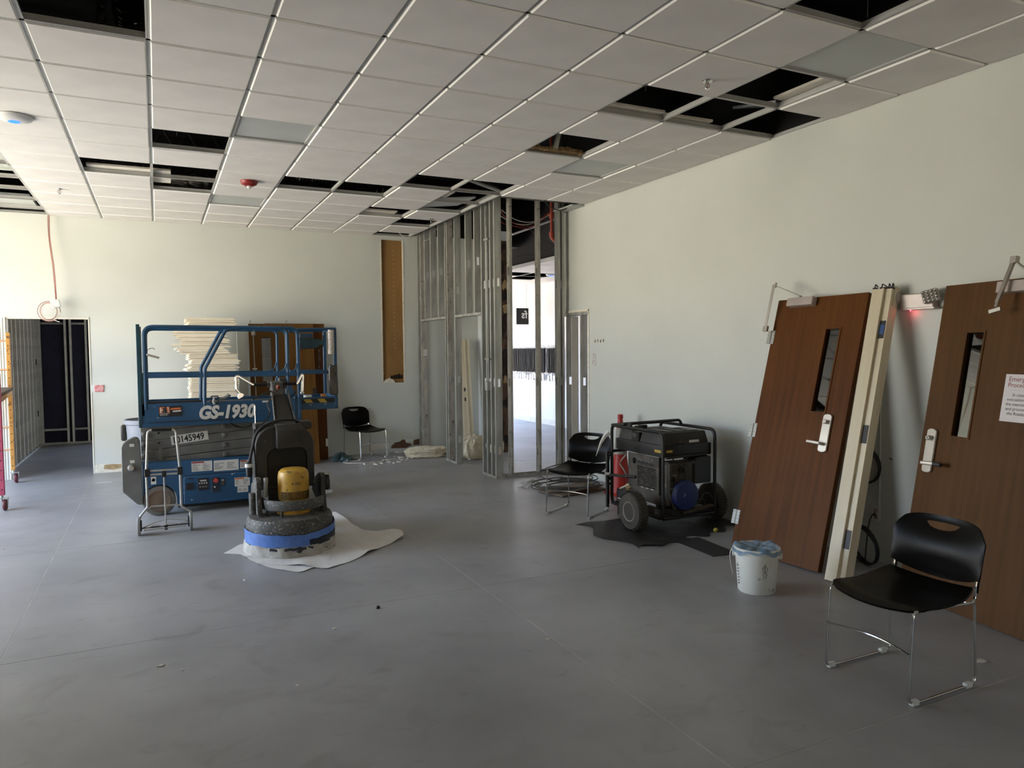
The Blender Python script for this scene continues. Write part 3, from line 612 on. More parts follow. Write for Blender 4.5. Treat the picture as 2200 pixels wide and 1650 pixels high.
# ------------------------------------------------------------------ chairs
m_shell = mat('black_plastic_shell', '#0a0807', 0.3, c2='#0d0b09', scale=3, spec=0.09, bump=0.03, bscale=300)
m_clear = mat('clear_glide', '#d2d2cc', 0.3, c2='#c4c4be')
CH = {}
def chair_meshes():
    w = 0.225
    side = fillet([(0, -0.235, 0.425), (0, -0.245, 0.0085), (0, 0.245, 0.0085), (0, 0.19, 0.405)], [0, 0.05, 0.05, 0.04], 6, closed=False)
    loop = fillet([(0, 0.18, 0.405), (0, -0.215, 0.43), (0, -0.24, 0.0085), (0, 0.245, 0.0085), (0, 0.225, 0.405)], [0.03, 0.035, 0.045, 0.045, 0.02], 6, closed=True)
    CH['sled_frame'] = MB().tube(loop, 0.0062, 10, closed=True).mesh('sled_frame', m_chrome)
    upr = fillet([(0, 0.16, 0.405), (0, 0.235, 0.402), (0, 0.235, 0.47), (0, 0.268, 0.61)], [0, 0.03, 0.05, 0], 6)
    CH['back_upright'] = MB().tube(upr, 0.0062, 10).mesh('back_upright', m_chrome)
    xb = [(-w+t*2*w/12, -0.238+0.055*math.sin(math.pi*t/12), 0.235) for t in range(13)]
    CH['stretcher'] = MB().tube(xb, 0.0048, 8).mesh('stretcher', m_chrome)
    CH['foot_glide'] = MB().box(-0.013, 0.013, -0.022, 0.022, 0.0, 0.025).mesh('foot_glide', m_clear, bevel=0.004)
    # seat: dished sheet with a waterfall front
    def seat(u, v):
        s = 2*u-1; y = -0.245+0.47*v; wv = 0.245-0.03*max(0, (v-0.7)/0.3)**2
        cr = 0.012 if abs(s) > 0.9 else 0
        if v < 0.12: wv -= 0.05*(1-v/0.12)**2
        x = s*wv
        z = 0.442+0.012*s*s-0.022*math.sin(math.pi*min(1, v*1.1))-0.028*max(0, 1-v/0.22)**2+0.018*max(0, (v-0.75)/0.25)**2
        y += 0.03*s*s*(1-v)
        return (x, y, z)
    CH['seat'] = MB().grid(seat, 20, 20).mesh('seat', m_shell, solid=0.011, bevel=0.0, smooth=50)
    # back: curved sheet with a D-shaped hand hole
    H0, H1, HW = 0.455, 0.755, 0.242
    def topz(s): return H1-0.055*abs(s)**4.5-0.03*max(0, abs(s)-0.82)/0.18
    def botz(s): return H0+0.045*abs(s)**2.2
    def hole(s):
        a = 0.085/HW
        if abs(s) >= a: m_ = H1-0.045+0.006; return m_, m_
        q = math.sqrt(max(0, 1-(s/a)**2)); return H1-0.045+0.008-0.034*q**0.9, H1-0.045+0.008+0.004*q
    def pos(s, z):
        t = (z-H0)/(H1-H0); wv = HW*(1-0.05*(1-t)-0.06*max(0, t-0.75)**2*8)
        return (s*wv, 0.245+0.055*t+0.05*(1-s*s)-0.038*math.sin(math.pi*min(1, t*1.05))**1.5*(1-s*s)**0.8, z)
    N = 48
    us = [-1+2*i/N for i in range(N+1)]
    b = MB()
    for lo in (True, False):
        rows = 10 if lo else 4; vs = []; fs = []
        for j in range(rows+1):
            for s in us:
                h0_, h1_ = hole(s); za, zb = (botz(s), min(h0_, topz(s))) if lo else (min(h1_, topz(s)), topz(s))
                vs.append(pos(s, za+(zb-za)*j/rows))
        for j in range(rows):
            for i in range(N): fs.append((j*(N+1)+i, j*(N+1)+i+1, (j+1)*(N+1)+i+1, (j+1)*(N+1)+i))
        b.add(vs, fs)
    CH['backrest'] = b.mesh('backrest', m_shell, solid=0.010, weld=2e-4, smooth=50)
    P = [Vector(pos(0.93, z))+Vector((0, 0.004, 0)) for z in [H0+0.02+0.17*k/8 for k in range(9)]]
    for s, nm in ((1, 'r'), (-1, 'l')): CH['sleeve'+nm] = MB().tube([Vector((s*p.x, p.y, p.z)) for p in [P[0]-Vector((0, 0.006, 0.035))]+P], 0.0095, 8).mesh('upright_sleeve', m_shell)
chair_meshes()
def chair(label, x, y, rz):
    t = thing('stacking_chair', label, 'chair', (x, y, 0), rz, 'black stacking chairs with chrome sled legs')
    for s in (-1, 1):
        o = link('sled_frame', CH['sled_frame'], t); o.location = (s*0.225, 0, 0)
        o = link('back_upright', CH['back_upright'], t); o.location = (s*0.214, 0.012, 0)
        for yy in (-0.2, 0.185): o = link('foot_glide', CH['foot_glide'], t); o.location = (s*0.225, yy, 0)
    for k in ('stretcher', 'seat', 'backrest'): link(k, CH[k], t)
    for k in ('sleevel', 'sleever'): link('upright_sleeve', CH[k], t)
    return t
chair('black plastic stacking chair with chrome legs in the right foreground', 3.225, 2.325, -math.pi/2)
chair('black stacking chair with chrome legs beside the generator', 3.715, 6.165, math.radians(-58))
chair('black stacking chair with chrome legs against the far wall by the rubble', 2.80, 10.84, math.radians(17))

# ------------------------------------------------------------------ leaning doors
m_door = wood('walnut_door_veneer', '#5f3716', '#48280e', '#6b431b', 0.5)
m_door2 = wood('brown_oak_veneer', '#5a3c20', '#483017', '#664726', 0.5)
m_dedge = mat('door_core_edge', '#2a1d14', 0.7)
m_alu = mat('satin_aluminium', '#bdb7ae', 0.35, 0.7, c2='#aca69d', scale=5); m_closer = mat('closer_cover', '#b5a9a2', 0.4, 0.25, c2='#aa9e98')
m_dglass = glass('door_glass', '#8f9893', 0.16, rough=0.02)
m_hole = mat('screw_hole', '#1a1a1a', 0.6)
def frame_from(BL, BR, TLp, thick):
    """local frame: x from left to right along the bottom, z up the face, y into the wall"""
    BL, BR, TLp = map(Vector, (BL, BR, TLp)); ex = (BR-BL).normalized(); ez = (TLp-BL); ez = (ez-ex*ez.dot(ex)).normalized(); ey = ez.cross(ex)
    Mx = Matrix.Identity(4)
    for i in range(3): Mx[i][0], Mx[i][1], Mx[i][2] = ex[i], ey[i], ez[i]
    Mx.translation = BL; return Mx
def door_panel(parent, W, H, T, wx0, wx1, wz0, wz1, m):
    b = MB(); b.box(0, wx0, 0, T, 0, H); b.box(wx1, W, 0, T, 0, H); b.box(wx0, wx1, 0, T, 0, wz0); b.box(wx0, wx1, 0, T, wz1, H)
    b.build('door_leaf', m, parent, smooth=0)
    g = MB(); f = 0.012
    for a in ((wx0-f, wx1+f, wz0-f, wz0), (wx0-f, wx1+f, wz1, wz1+f)): g.box(a[0], a[1], -0.006, T+0.006, a[2], a[3])
    for a in ((wx0-f, wx0, wz0, wz1), (wx1, wx1+f, wz0, wz1)): g.box(a[0], a[1], -0.006, T+0.006, a[2], a[3])
    g.build('glazing_bead', m, parent, smooth=0)
    MB().box(wx0, wx1, T*0.45, T*0.55, wz0, wz1).build('vision_pane', m_dglass, parent, smooth=0)
def lever_set(parent, x, z, d, ang=0.0, tail=False):
    """escutcheon with cylinder and lever; d=-1 lever to the left"""
    pl = MB(); w, h0 = 0.038, 0.125
    poly = [(x+w*math.cos(a), z+h0-w*0.0+w*math.sin(a)*0.55) for a in [k*math.pi/8 for k in range(9)]]+[(x+w*math.cos(a), z-h0+w*math.sin(a)*0.55) for a in [math.pi+k*math.pi/8 for k in range(9)]]
    pl.prism_y(poly, -0.017, 0); esc = pl.build('escutcheon', m_alu, parent, bevel=0.004)
    c = MB().lathe([(0, 0.032), (0.014, 0.032), (0.017, 0.028), (0.017, 0.0), (0, 0)], 20, tr(x, -0.014, z+0.082) @ rot('X', math.pi/2)); cy = c.build('lock_cylinder', m_chrome, esc)
    MB().box(x-0.0015, x+0.0015, -0.0475, -0.046, z+0.076, z+0.088).build('key_slot', m_hole, esc, smooth=0)
    b = MB(); b.tube([(x, -0.014, z-0.085), (x, -0.06, z-0.085)], 0.012, 12)
    b.tube(fillet([(x, -0.055, z-0.085), (x+d*0.02, -0.06, z-0.085), (x+d*0.115, -0.055, z-0.085+0.01)], 0.01), [0.0115]*2+[0.0105]*6, 10) if False else b.bar((x-d*0.008, -0.058, z-0.085), (x+d*0.115, -0.052, z-0.078), 0.016, 0.022)
    b.build('lever', m_alu, esc, bevel=0.004)
    if tail: MB().box(x+d*0.085 if d > 0 else x+d*0.15, x+d*0.15 if d > 0 else x+d*0.085, -0.066, -0.044, z-0.092, z-0.068).build('dark_lever_end', m_blk, esc, bevel=0.004)
def hinge(parent, z, side_x=0.0, spread=1.0, depth=-0.002):
    """butt hinge folded open at the left edge"""
    h0 = 0.057; b = MB(); b.box(side_x-0.006, side_x+0.03*spread, depth-0.0025, depth, z-h0, z+h0); hg = b.build('hinge', m_steel, parent, smooth=0)
    k = MB()
    for i in range(5): k.tube([(side_x-0.008, depth-0.004, z-h0+i*0.0229), (side_x-0.008, depth-0.004, z-h0+i*0.0229+0.0215)], 0.0058, 8)
    k.build('knuckle', m_steel, hg)
    MB().box(side_x-0.045, side_x-0.012, depth-0.002, depth+0.0005, z-h0, z+h0).build('leaf', m_steel, hg, smooth=0)
    s = MB()
    for q in (-0.04, -0.014, 0.014, 0.04): s.lathe([(0, 0), (0.0035, 0), (0, 0.0012)], 8, tr(side_x+0.012+0.01*(q > 0), depth-0.0025, z+q) @ rot('X', math.pi/2)); s.lathe([(0, 0), (0.0035, 0), (0, 0.0012)], 8, tr(side_x-0.032, depth-0.002, z+q) @ rot('X', math.pi/2))
    s.build('screw_hole', m_hole, hg)

D1 = frame_from((4.149, 4.486, 0.004), (4.186, 3.656, 0.014), (4.70, 4.548, 2.0), 0.045)
d1 = thing('wooden_door', 'dark walnut door leaning on the wall with a lever handle and a closer arm folded upright', 'door')
d1.matrix_world = D1
W1, H1_, T1 = 0.832, 2.08, 0.045
door_panel(d1, W1, H1_, T1, 0.525, 0.645, 1.16, 1.81, m_door)
lever_set(d1, 0.69, 1.0, -1)
for z in (0.245, 0.97, 1.76): hinge(d1, z)
cb = MB().box(0.135, 0.385, -0.055, 0, 2.005, 2.073); cl_ = cb.build('closer_body', m_closer, d1, bevel=0.003)
a = MB(); a.tube([(0.24, -0.03, 2.073), (0.24, -0.03, 2.093)], 0.012, 10); a.bar((0.24, -0.032, 2.093), (0.02, -0.09, 2.18), 0.014, 0.006); a.tube([(0.02, -0.09, 2.165), (0.02, -0.09, 2.205)], 0.009, 8)
a.build('closer_arm', m_alu, cl_)
a = MB(); a.bar((0.012, -0.095, 2.19), (-0.018, -0.07, 1.84), 0.004, 0.012, (1, 0, 0)); a.bar((-0.004, -0.095, 2.19), (-0.03, -0.07, 1.84), 0.004, 0.012, (1, 0, 0)); a.box(-0.045, 0.0, -0.075, -0.055, 1.795, 1.84)
a.build('forearm', m_alu, cl_, smooth=0)
D2 = frame_from((4.381, 3.17, 0.004), (4.204, 2.274, 0.004), (4.719, 3.119, 1.99), 0.045)
d2 = thing('wooden_door', 'brown oak door leaning at the right edge with a printed notice and a narrow window', 'door')
d2.matrix_world = D2
W2, H2 = 0.915, 2.04
door_panel(d2, W2, H2, T1, 0.225, 0.345, 1.06, 1.72, m_door2)
lever_set(d2, 0.085, 0.945, 1, tail=True)
cb = MB().box(0.42, 0.78, -0.05, 0, 1.952, 2.02); c2_ = cb.build('closer_body', m_closer, d2, bevel=0.003)
a = MB(); a.bar((0.52, -0.06, 2.14), (0.49, -0.1, 1.88), 0.022, 0.016, (0, 1, 0)); a.box(0.505, 0.545, -0.075, -0.045, 2.12, 2.16); a.tube([(0.49, -0.1, 1.885), (0.487, -0.105, 1.85)], 0.008, 8); a.tube([(0.53, -0.055, 2.13), (0.66, -0.03, 2.02)], 0.008, 8)
a.build('closer_arm', m_alu, c2_)
a = MB(); a.bar((0.455, -0.11, 1.822), (0.52, -0.10, 1.84), 0.012, 0.022); a.build('arm_shoe', m_alu, c2_)
# printed notice taped to the door
m_paper = mat('white_paper', '#dcd6d6', 0.6, c2='#d6d0d0', scale=2); m_redink = mat('red_ink', '#8c3a3a', 0.7); m_blackink = mat('black_ink', '#3a3536', 0.7)
ns = tag(MB().box(0.0, 0.22, -0.001, 0, 0, 0.28).build('notice_sheet', m_paper, smooth=0), 'white printed emergency notice taped to the oak door', 'notice')
ns.matrix_world = D2 @ tr(0.54, -0.002, 1.185)
def line(s, z, size, m, nm='print_line', x=0.11):
    text(s, size, m, ns, (x, -0.0016, z), align='CENTER', name=nm, depth=0.0001)
line('Emergency', 0.238, 0.040, m_redink); line('Procedures', 0.204, 0.038, m_redink)
for k, s in enumerate(('In case of', 'evacuation, use', 'the nearest exit', 'and proceed to', 'the Roadside')): line(s, 0.150-k*0.0275, 0.0262, m_blackink)
line('. . . . . . . . . . . . . . .', 0.186, 0.02, m_blackink)
# ------------------------------------------------------------------ steel door-frame sections leaning on the wall
m_cream = mat('cream_frame_paint', '#d8cdb2', 0.45, c2='#cfc3a6', scale=3, stretch=(4, 4, 0.5), bump=0.05, bscale=30)
def frame_section(parent_label, BL, BR, TLp, L, prof, name='door_frame'):
    Mx = frame_from(BL, BR, TLp, 0); t = thing(name, parent_label, 'door frame'); t.matrix_world = Mx
    b = MB().prism(prof, 0, L); b.build('jamb', m_cream, t, smooth=0); return t
def jamb_prof(w, s, d):
    # rebated hollow profile seen from the end: x across, y depth
    return [(0, 0), (w*0.56, 0), (w*0.56, -0.012), (w*0.60, -0.016), (w*0.66, -0.016), (w*0.66, 0.004), (w*0.97, 0.004), (w, 0.01), (w*1.0, d), (0, d)]
F1 = frame_section('cream steel door frame jamb with hinge cut-outs leaning between the two wooden doors', (4.118, 3.537, 0.008), (4.145, 3.379, 0.008), (4.663, 3.765, 2.02), 2.105, [(0, 0), (0.078, 0), (0.078, -0.014), (0.09, -0.014), (0.09, 0.006), (0.140, 0.006), (0.150, 0.05), (0.150, 0.09), (0.0, 0.06)])
for z, blue in ((0.30, 0), (1.04, 0), (1.80, 1)):
    hp = MB().box(0.094, 0.134, 0.0035, 0.0068, z-0.065, z+0.065).build('hinge_prep', mat('dark_hinge_plate', '#3b3a39', 0.5, 0.4), F1, smooth=0)
    s = MB()
    for q in (-0.045, -0.02, 0.02, 0.045): s.lathe([(0, 0), (0.004, 0), (0, 0.001)], 8, tr(0.114, 0.0034, z+q) @ rot('X', math.pi/2))
    s.build('screw_hole', m_hole, hp)
    if blue: MB().box(0.097, 0.131, 0.0022, 0.0035, z-0.035, z+0.035).build('blue_tape', mat('blue_tape', '#35558c', 0.6), hp, smooth=0)
b = MB()
for x, w in ((0.0, 0.03), (0.05, 0.045), (0.10, 0.02), (0.125, 0.02)):
    b.box(x, x+w, 0.002, 0.03, 2.104, 2.118); b.tube([(x+0.01, 0.01, 2.11), (x+0.012, 0.012, 2.145)], 0.005, 6); b.tube([(x+0.012, 0.012, 2.145), (x+w, 0.02, 2.125)], 0.004, 6)
b.build('anchor_clips', m_hole, F1, smooth=0)
MB().box(0.143, 0.151, 0.03, 0.09, 1.98, 2.13).build('bent_flange', m_cream, F1, smooth=0)
# frame section standing inside the stud enclosure
F3 = frame_section('cream steel door frame section leaning inside the stud enclosure', (4.43, 10.83, 0.003), (4.585, 10.82, 0.003), (4.455, 11.08, 1.78), 1.80, [(0, 0), (0.07, 0), (0.07, -0.015), (0.09, -0.015), (0.09, 0), (0.16, 0), (0.165, 0.06), (0, 0.06)])
for z in (0.82, 0.98): MB().box(0.03, 0.055, -0.002, 0.001, z-0.03, z+0.03).build('hinge_prep', MATS['dark_hinge_plate'], F3, smooth=0)
# ------------------------------------------------------------------ emergency light on the right wall
t = thing('emergency_light', 'white two-headed emergency light with a red indicator on the right wall', 'emergency light', (XR-0.001, 3.36, 1.93))
MB().box(-0.055, 0.0, -0.125, 0.125, -0.055, 0.055).build('housing', m_closer, t, bevel=0.006)
MB().box(-0.06, 0.0, -0.135, 0.14, -0.058, -0.042).build('lower_tray', m_closer, t, bevel=0.003)
def head(yc, zc, face, lab):
    b = MB(); b.lathe([(0.0, 0.05), (0.03, 0.045), (0.05, 0.02), (0.055, 0.0), (0.0, 0.0)], 20) if face < 0 else b.box(-0.05, 0.05, -0.05, 0.05, -0.03, 0.0)
    return b
Mh = tr(-0.07, -0.115, 0.03) @ rot('Z', math.radians(28)) @ rot('Y', -math.pi/2) @ rot('Z', math.radians(14))
hd = MB().box(-0.045, 0.045, -0.052, 0.052, -0.03, 0.018, Mh).build('lamp_head', m_closer, t, bevel=0.008)
b = MB()
for i in range(4):
    for j in range(4): b.lathe([(0, 0.008), (0.007, 0.005), (0.011, 0.0), (0.011, -0.004), (0, -0.004)], 8, Mh @ tr(-0.033+i*0.022, -0.038+j*0.0255, 0.019))
b.build('led_lens', mat('led_reflector', '#dcdad4', 0.12, 0.8, c2='#77746f', scale=60), hd, smooth=60)
Mh2 = tr(-0.055, 0.168, 0.03) @ rot('Z', math.radians(-60)) @ rot('Y', -math.pi/2)
MB().lathe([(0.0, 0.03), (0.035, 0.026), (0.052, 0.008), (0.052, -0.02), (0.03, -0.045), (0, -0.05)], 24, Mh2).build('lamp_head', m_closer, t, smooth=60)
for q in (((-0.03, 0.125, 0.03), (-0.04, 0.16, 0.033)), ((-0.03, -0.09, 0.03), (-0.06, -0.105, 0.03))): MB().tube(q, 0.012, 8).build('swivel', m_closer, t)
MB().lathe([(0, 0.008), (0.004, 0.006), (0.005, 0), (0, 0)], 10, tr(-0.05, 0.045, -0.058) @ rot('X', math.pi)).build('red_indicator', mat('red_led', '#ff3040', 0.4, emit=25.0), t)
pl_ = bpy.data.lights.new('indicator_glow', 'POINT'); pl_.energy = 0.05; pl_.color = (1.0, 0.12, 0.16); pl_.shadow_soft_size = 0.004
po = bpy.data.objects.new('indicator_glow', pl_); COL.objects.link(po); po.parent = t; po.location = (-0.035, 0.045, -0.075)
# outlet with black cables behind the leaning frames
def outlet(label, x, y, z, axis='x'):
    t = thing('wall_outlet', label, 'outlet', (x, y, z))
    if axis == 'x':
        MB().box(-0.006, 0, -0.036, 0.036, -0.058, 0.058).build('cover_plate', m_white, t, bevel=0.002)
        b = MB(); b.box(-0.008, -0.005, -0.017, 0.017, 0.008, 0.042); b.box(-0.008, -0.005, -0.017, 0.017, -0.042, -0.008); b.build('socket', m_closer, t, smooth=0)
    return t
outlet('white outlet low on the right wall between the leaning doors', XR-0.001, 3.69, 0.36)
def coil(name, label, c, n, r, th, tiltm, tail=None, m=None, seed=1):
    random.seed(seed); P = []
    for k in range(n*20+1):
        a = 2*math.pi*k/20; q = 1+0.10*math.sin(k*0.31+seed); o = 0.02*math.sin(k*0.17)
        P.append(Vector(c)+tiltm @ Vector((r*q*math.cos(a), r*q*math.sin(a), o)))
    if tail: P += smoothpath([P[-1]]+[Vector(x) for x in tail], 6)[1:]
    return tag(MB().tube(P, th, 6).build(name, m or m_blk), label, 'cable')
Mc = (rot('Z', math.radians(-14)) @ rot('Y', math.radians(77))).to_3x3()
coil('cable_coil', 'black cable coil standing on the floor behind the foreground chair', (4.66, 3.66, 0.165), 5, 0.145, 0.0055, Mc, tail=[(4.72, 3.66, 0.30), (4.79, 3.67, 0.37), (4.828, 3.69, 0.34)], seed=2)
coil('cable_coil', 'black cable coil hanging behind the leaning cream frame', (4.79, 3.77, 0.71), 5, 0.13, 0.007, rot('Y', math.radians(86)).to_3x3(), seed=4)
tag(MB().tube([(XR-0.008, 3.66, 0.42), (XR-0.008, 3.66, 1.28)], 0.006, 6).build('surface_raceway', m_wall), 'thin painted raceway running up the wall behind the leaning frames', 'conduit')
# ------------------------------------------------------------------ bucket
m_bk = speckle(mat('white_bucket_plastic', '#dcdcd4', 0.4, c2='#d2d1c8', scale=5), '#8d8a80', 14, 0.66, 0.72)
t = thing('plastic_bucket', 'white plastic bucket with blue plastic film over its rim', 'bucket', (3.555, 3.60, 0), math.radians(-45))
MB().lathe([(0.0, 0.0), (0.115, 0.0), (0.121, 0.008), (0.138, 0.235), (0.138, 0.238), (0.147, 0.24), (0.147, 0.262), (0.142, 0.264), (0.142, 0.282), (0.148, 0.284), (0.149, 0.296), (0.142, 0.298), (0.135, 0.29), (0.115, 0.02), (0, 0.012)], 44).build('pail', m_bk, t, smooth=40)
for s in (-1, 1): MB().box(s*0.147-0.012, s*0.147+0.012, -0.02, 0.02, 0.225, 0.265).build('handle_lug', m_bk, t, bevel=0.004)
P = [(0.152*math.cos(a), 0.0-0.03*math.sin(a), 0.25-0.16*math.sin(a)) for a in [math.pi*k/16 for k in range(17)]]
P = [(-0.158, -0.01, 0.25), (-0.165, -0.03, 0.2), (-0.16, -0.06, 0.13), (-0.12, -0.13, 0.06), (-0.03, -0.158, 0.04)]
MB().tube(smoothpath([(-0.15, 0.0, 0.29), (-0.17, -0.01, 0.24), (-0.166, -0.02, 0.17), (-0.150, -0.03, 0.10)], 6), 0.002, 6).build('wire_handle', m_steel, t)
m_film = mat('blue_plastic_film', '#5f86a8', 0.18, c2='#86a6c2', scale=16, alpha=0.62, bump=0.9, bscale=26)
random.seed(6)
def film(u, v):
    a = 2*math.pi*u; r = 0.158*v; rr = r*(1+0.02*math.sin(5*a)+0.015*math.sin(11*a+1))
    z = 0.304+0.010*math.sin(3*a+6*v)*v+0.008*math.sin(9*a)*v - (0.035*(max(0, v-0.88)/0.12)**1.4) - 0.012*(1-v)
    return (rr*math.cos(a), rr*math.sin(a), z)
MB().grid(film, 72, 14).build('blue_film', m_film, t, smooth=60)
# doodle drawn on the pail
def on_pail(a, z):
    r = 0.1215+(z-0.008)/(0.235-0.008)*(0.138-0.1215)+0.0008; return Vector((r*math.cos(a), r*math.sin(a), z))
b = MB(); A0 = math.radians(293)
def stroke(pts): b.tube([on_pail(A0+x/0.13, z) for x, z in pts], 0.0014, 4)
stroke([(0.018*math.cos(k*0.5), 0.178+0.017*math.sin(k*0.5)) for k in range(14)])
stroke([(-0.006, 0.19), (-0.004, 0.205), (0.0, 0.213), (0.004, 0.204), (0.005, 0.19)])
stroke([(-0.004, 0.19), (0.0, 0.165), (0.002, 0.14)]); stroke([(-0.008, 0.16), (-0.012, 0.14), (-0.004, 0.122), (-0.012, 0.112)]); stroke([(0.008, 0.16), (0.013, 0.14), (0.006, 0.122), (0.012, 0.114)])
stroke([(-0.006, 0.184), (0.006, 0.18)])
b.build('doodle', m_blackink, t)
b = MB(); A0 = math.radians(208)
for k in range(7): stroke([(-0.02+0.004*(k % 2), 0.05+k*0.02), (0.012+0.004*(k % 3), 0.062+k*0.02)]); stroke([(0.0, 0.05+k*0.02), (0.0, 0.064+k*0.02)])
b.build('side_print', m_blackink, t)
# ------------------------------------------------------------------ scissor lift
m_blue = speckle(mat('blue_lift_paint', '#1d4e73', 0.42, c2='#17415f', scale=3, rvar=0.1), '#8fa0a8', 26, 0.70, 0.715)
m_blued = mat('dark_blue_paint', '#163443', 0.5, c2='#1c4a54', scale=7)
m_lgrey = mat('grey_lift_paint', '#6e6c66', 0.5, c2='#5d5b56', scale=5, rvar=0.1)
m_deck = mat('lift_deck', '#3d3b38', 0.7)
m_tyre = mat('grey_tyre', '#716c64', 0.75, c2='#5f5b54', scale=8); m_hub = mat('wheel_hub', '#5d5850', 0.6, c2='#6f5136', scale=4)
m_stick = mat('white_sticker', '#d5d2ca', 0.5, c2='#c6c2ba', scale=9); m_ored = mat('sticker_red', '#a03a2e', 0.5); m_oorg = mat('sticker_orange', '#d5703a', 0.5); m_ink = mat('sticker_ink', '#1a1a1c', 0.5)
m_yel = mat('hazard_yellow', '#b79a3a', 0.6)
LT = thing('scissor_lift', 'blue scissor lift with grey scissor arms and lettered side panel', 'scissor lift', (-0.18, 7.97, 0))
def L(mb, name, m, **k): return mb.build(name, m, LT, **k)
# chassis with wheel arch
XB = 1.50
def arch(c, r, a0, a1, n=10): return [(c[0]+r*math.cos(a0+(a1-a0)*i/n), c[1]+r*math.sin(a0+(a1-a0)*i/n)) for i in range(n+1)]
prof = [(0.02, 0.53), (0.02, 0.20)]+arch((0.165, 0.155), 0.155, math.pi*0.9, 0.02)+[(0.325, 0.09), (1.17, 0.09)]+arch((1.335, 0.155), 0.155, math.pi, 0.05)+[(XB, 0.15), (XB, 0.53)]
ch = L(MB().prism_y(prof, 0.0, 0.76), 'chassis', m_blue, smooth=20)
pd = [(0.385, 0.09), (0.385, 0.355), (0.40, 0.375), (1.16, 0.375), (1.16, 0.09)]
tray = L(MB().prism_y(pd, -0.012, 0.0), 'tray_door', m_blue, bevel=0.004)
L(MB().box(0.385, 1.16, -0.003, 0.0, 0.375, 0.383), 'shadow_gap_strip', m_ink, smooth=0)  # black strip drawn in for the shadow line above the tray door
L(MB().box(0.33, 1.15, 0.1, 0.66, 0.045, 0.09), 'pothole_guard', m_ink, smooth=0)
def lift_wheel(x, y):
    t = MB().lathe([(0.0, -0.05), (0.10, -0.05), (0.128, -0.052), (0.145, -0.045), (0.15, -0.03), (0.15, 0.05), (0.14, 0.06), (0, 0.06)], 36, tr(x, y, 0.15) @ rot('X', -math.pi/2))
    w = t.build('wheel', m_tyre, LT, smooth=35)
    MB().lathe([(0, -0.056), (0.025, -0.058), (0.04, -0.054), (0.095, -0.052), (0.105, -0.056), (0.11, -0.05), (0, -0.045)], 28, tr(x, y, 0.15) @ rot('X', -math.pi/2)).build('hub', m_hub, w, smooth=35)
for x in (0.16, 1.335):
    for y in (0.045, 0.715): lift_wheel(x, y)
# swung-out grey end module
ep = [(-0.158, 0.27), (-0.158, 0.70), (-0.146, 0.735), (-0.115, 0.765), (-0.05, 0.798), (-0.012, 0.79), (0.004, 0.76), (0.016, 0.52), (0.016, 0.125), (-0.03, 0.135)]
em = L(MB().prism_y(ep, -0.02, 0.05), 'end_module', m_lgrey, bevel=0.006)
L(MB().lathe([(0, 0.05), (0.022, 0.048), (0.03, 0.03), (0.034, 0.0), (0, 0)], 16, tr(-0.075, -0.02, 0.50) @ rot('X', math.pi/2)), 'latch_knob', m_alu)
for z in (0.72, 0.56): MB().box(-0.085, -0.045, -0.0215, -0.02, z-0.014, z+0.014).build('small_sticker', m_stick, em, smooth=0)
for z in (0.76,): MB().lathe([(0, 0.01), (0.01, 0.008), (0.012, 0), (0, 0)], 8, tr(-0.02, -0.02, z) @ rot('X', math.pi/2)).build('bolt', m_lgrey, em)
# scissor stack
for side in (0.10, 0.62):
    for k in range(5):
        za, zb = 0.455+0.094*k, 0.555+0.094*k
        p = [(0.01, za), (XB-0.02, zb), (XB-0.02, zb+0.089), (0.01, za+0.089)]
        p = [(x, max(0.5, min(0.93, z))) for x, z in p]
        L(MB().prism_y(p, side, side+0.04), 'scissor_arm', m_lgrey, bevel=0.004)
L(MB().box(0.15, 1.4, 0.18, 0.58, 0.53, 0.60), 'cross_member', m_ink, smooth=0)
for x, zs in ((0.785, (0.851, 0.759, 0.658, 0.556)), (0.044, (0.809, 0.706, 0.603)), (1.34, (0.83, 0.73))):
    for z in zs: L(MB().lathe([(0, 0.03), (0.016, 0.03), (0.016, 0.016), (0.028, 0.014), (0.03, 0.0), (0, 0)], 6, tr(x, 0.10, z) @ rot('X', math.pi/2)), 'pivot_bolt', m_lgrey, bevel=0.002)
for z in (0.815, 0.715): L(MB().lathe([(0, 0.003), (0.012, 0.003), (0.012, 0), (0, 0)], 12, tr(0.173, 0.099, z) @ rot('X', math.pi/2)), 'arm_hole', m_ink)
L(MB().box(0.165, 0.20, 0.092, 0.10, 0.53, 0.68), 'arm_strap', m_lgrey, smooth=0)
# platform
for y in (0.0, 0.735):
    b = MB(); b.box(0.0, 1.555, y, y+0.022, 0.885, 1.115); b.box(0.0, 1.555, y-0.006, y+0.03, 0.885, 0.915)
    sp_ = L(b, 'side_panel', m_blue, bevel=0.003)
    if y == 0.0: side_panel = sp_
L(MB().box(0.0, 0.022, 0.0, 0.757, 0.885, 1.14), 'end_panel', m_blued, bevel=0.003)
L(MB().box(0.01, 1.545, 0.022, 0.735, 1.06, 1.085), 'deck', m_deck, smooth=0)
L(MB().box(0.09, 0.575, 0.02, 0.05, 1.115, 1.135), 'toe_strip', m_ink, smooth=0)
MB().box(0.09, 0.87, -0.0075, -0.005, 0.928, 0.934).build('panel_groove', m_ink, side_panel, smooth=0)
for x, z in ((0.02, 0.905), (0.85, 0.915), (1.5, 0.905), (0.02, 0.955)): MB().lathe([(0, 0.004), (0.008, 0.003), (0.008, 0), (0, 0)], 8, tr(x, -0.006, z) @ rot('X', math.pi/2)).build('bolt', m_ink, side_panel)
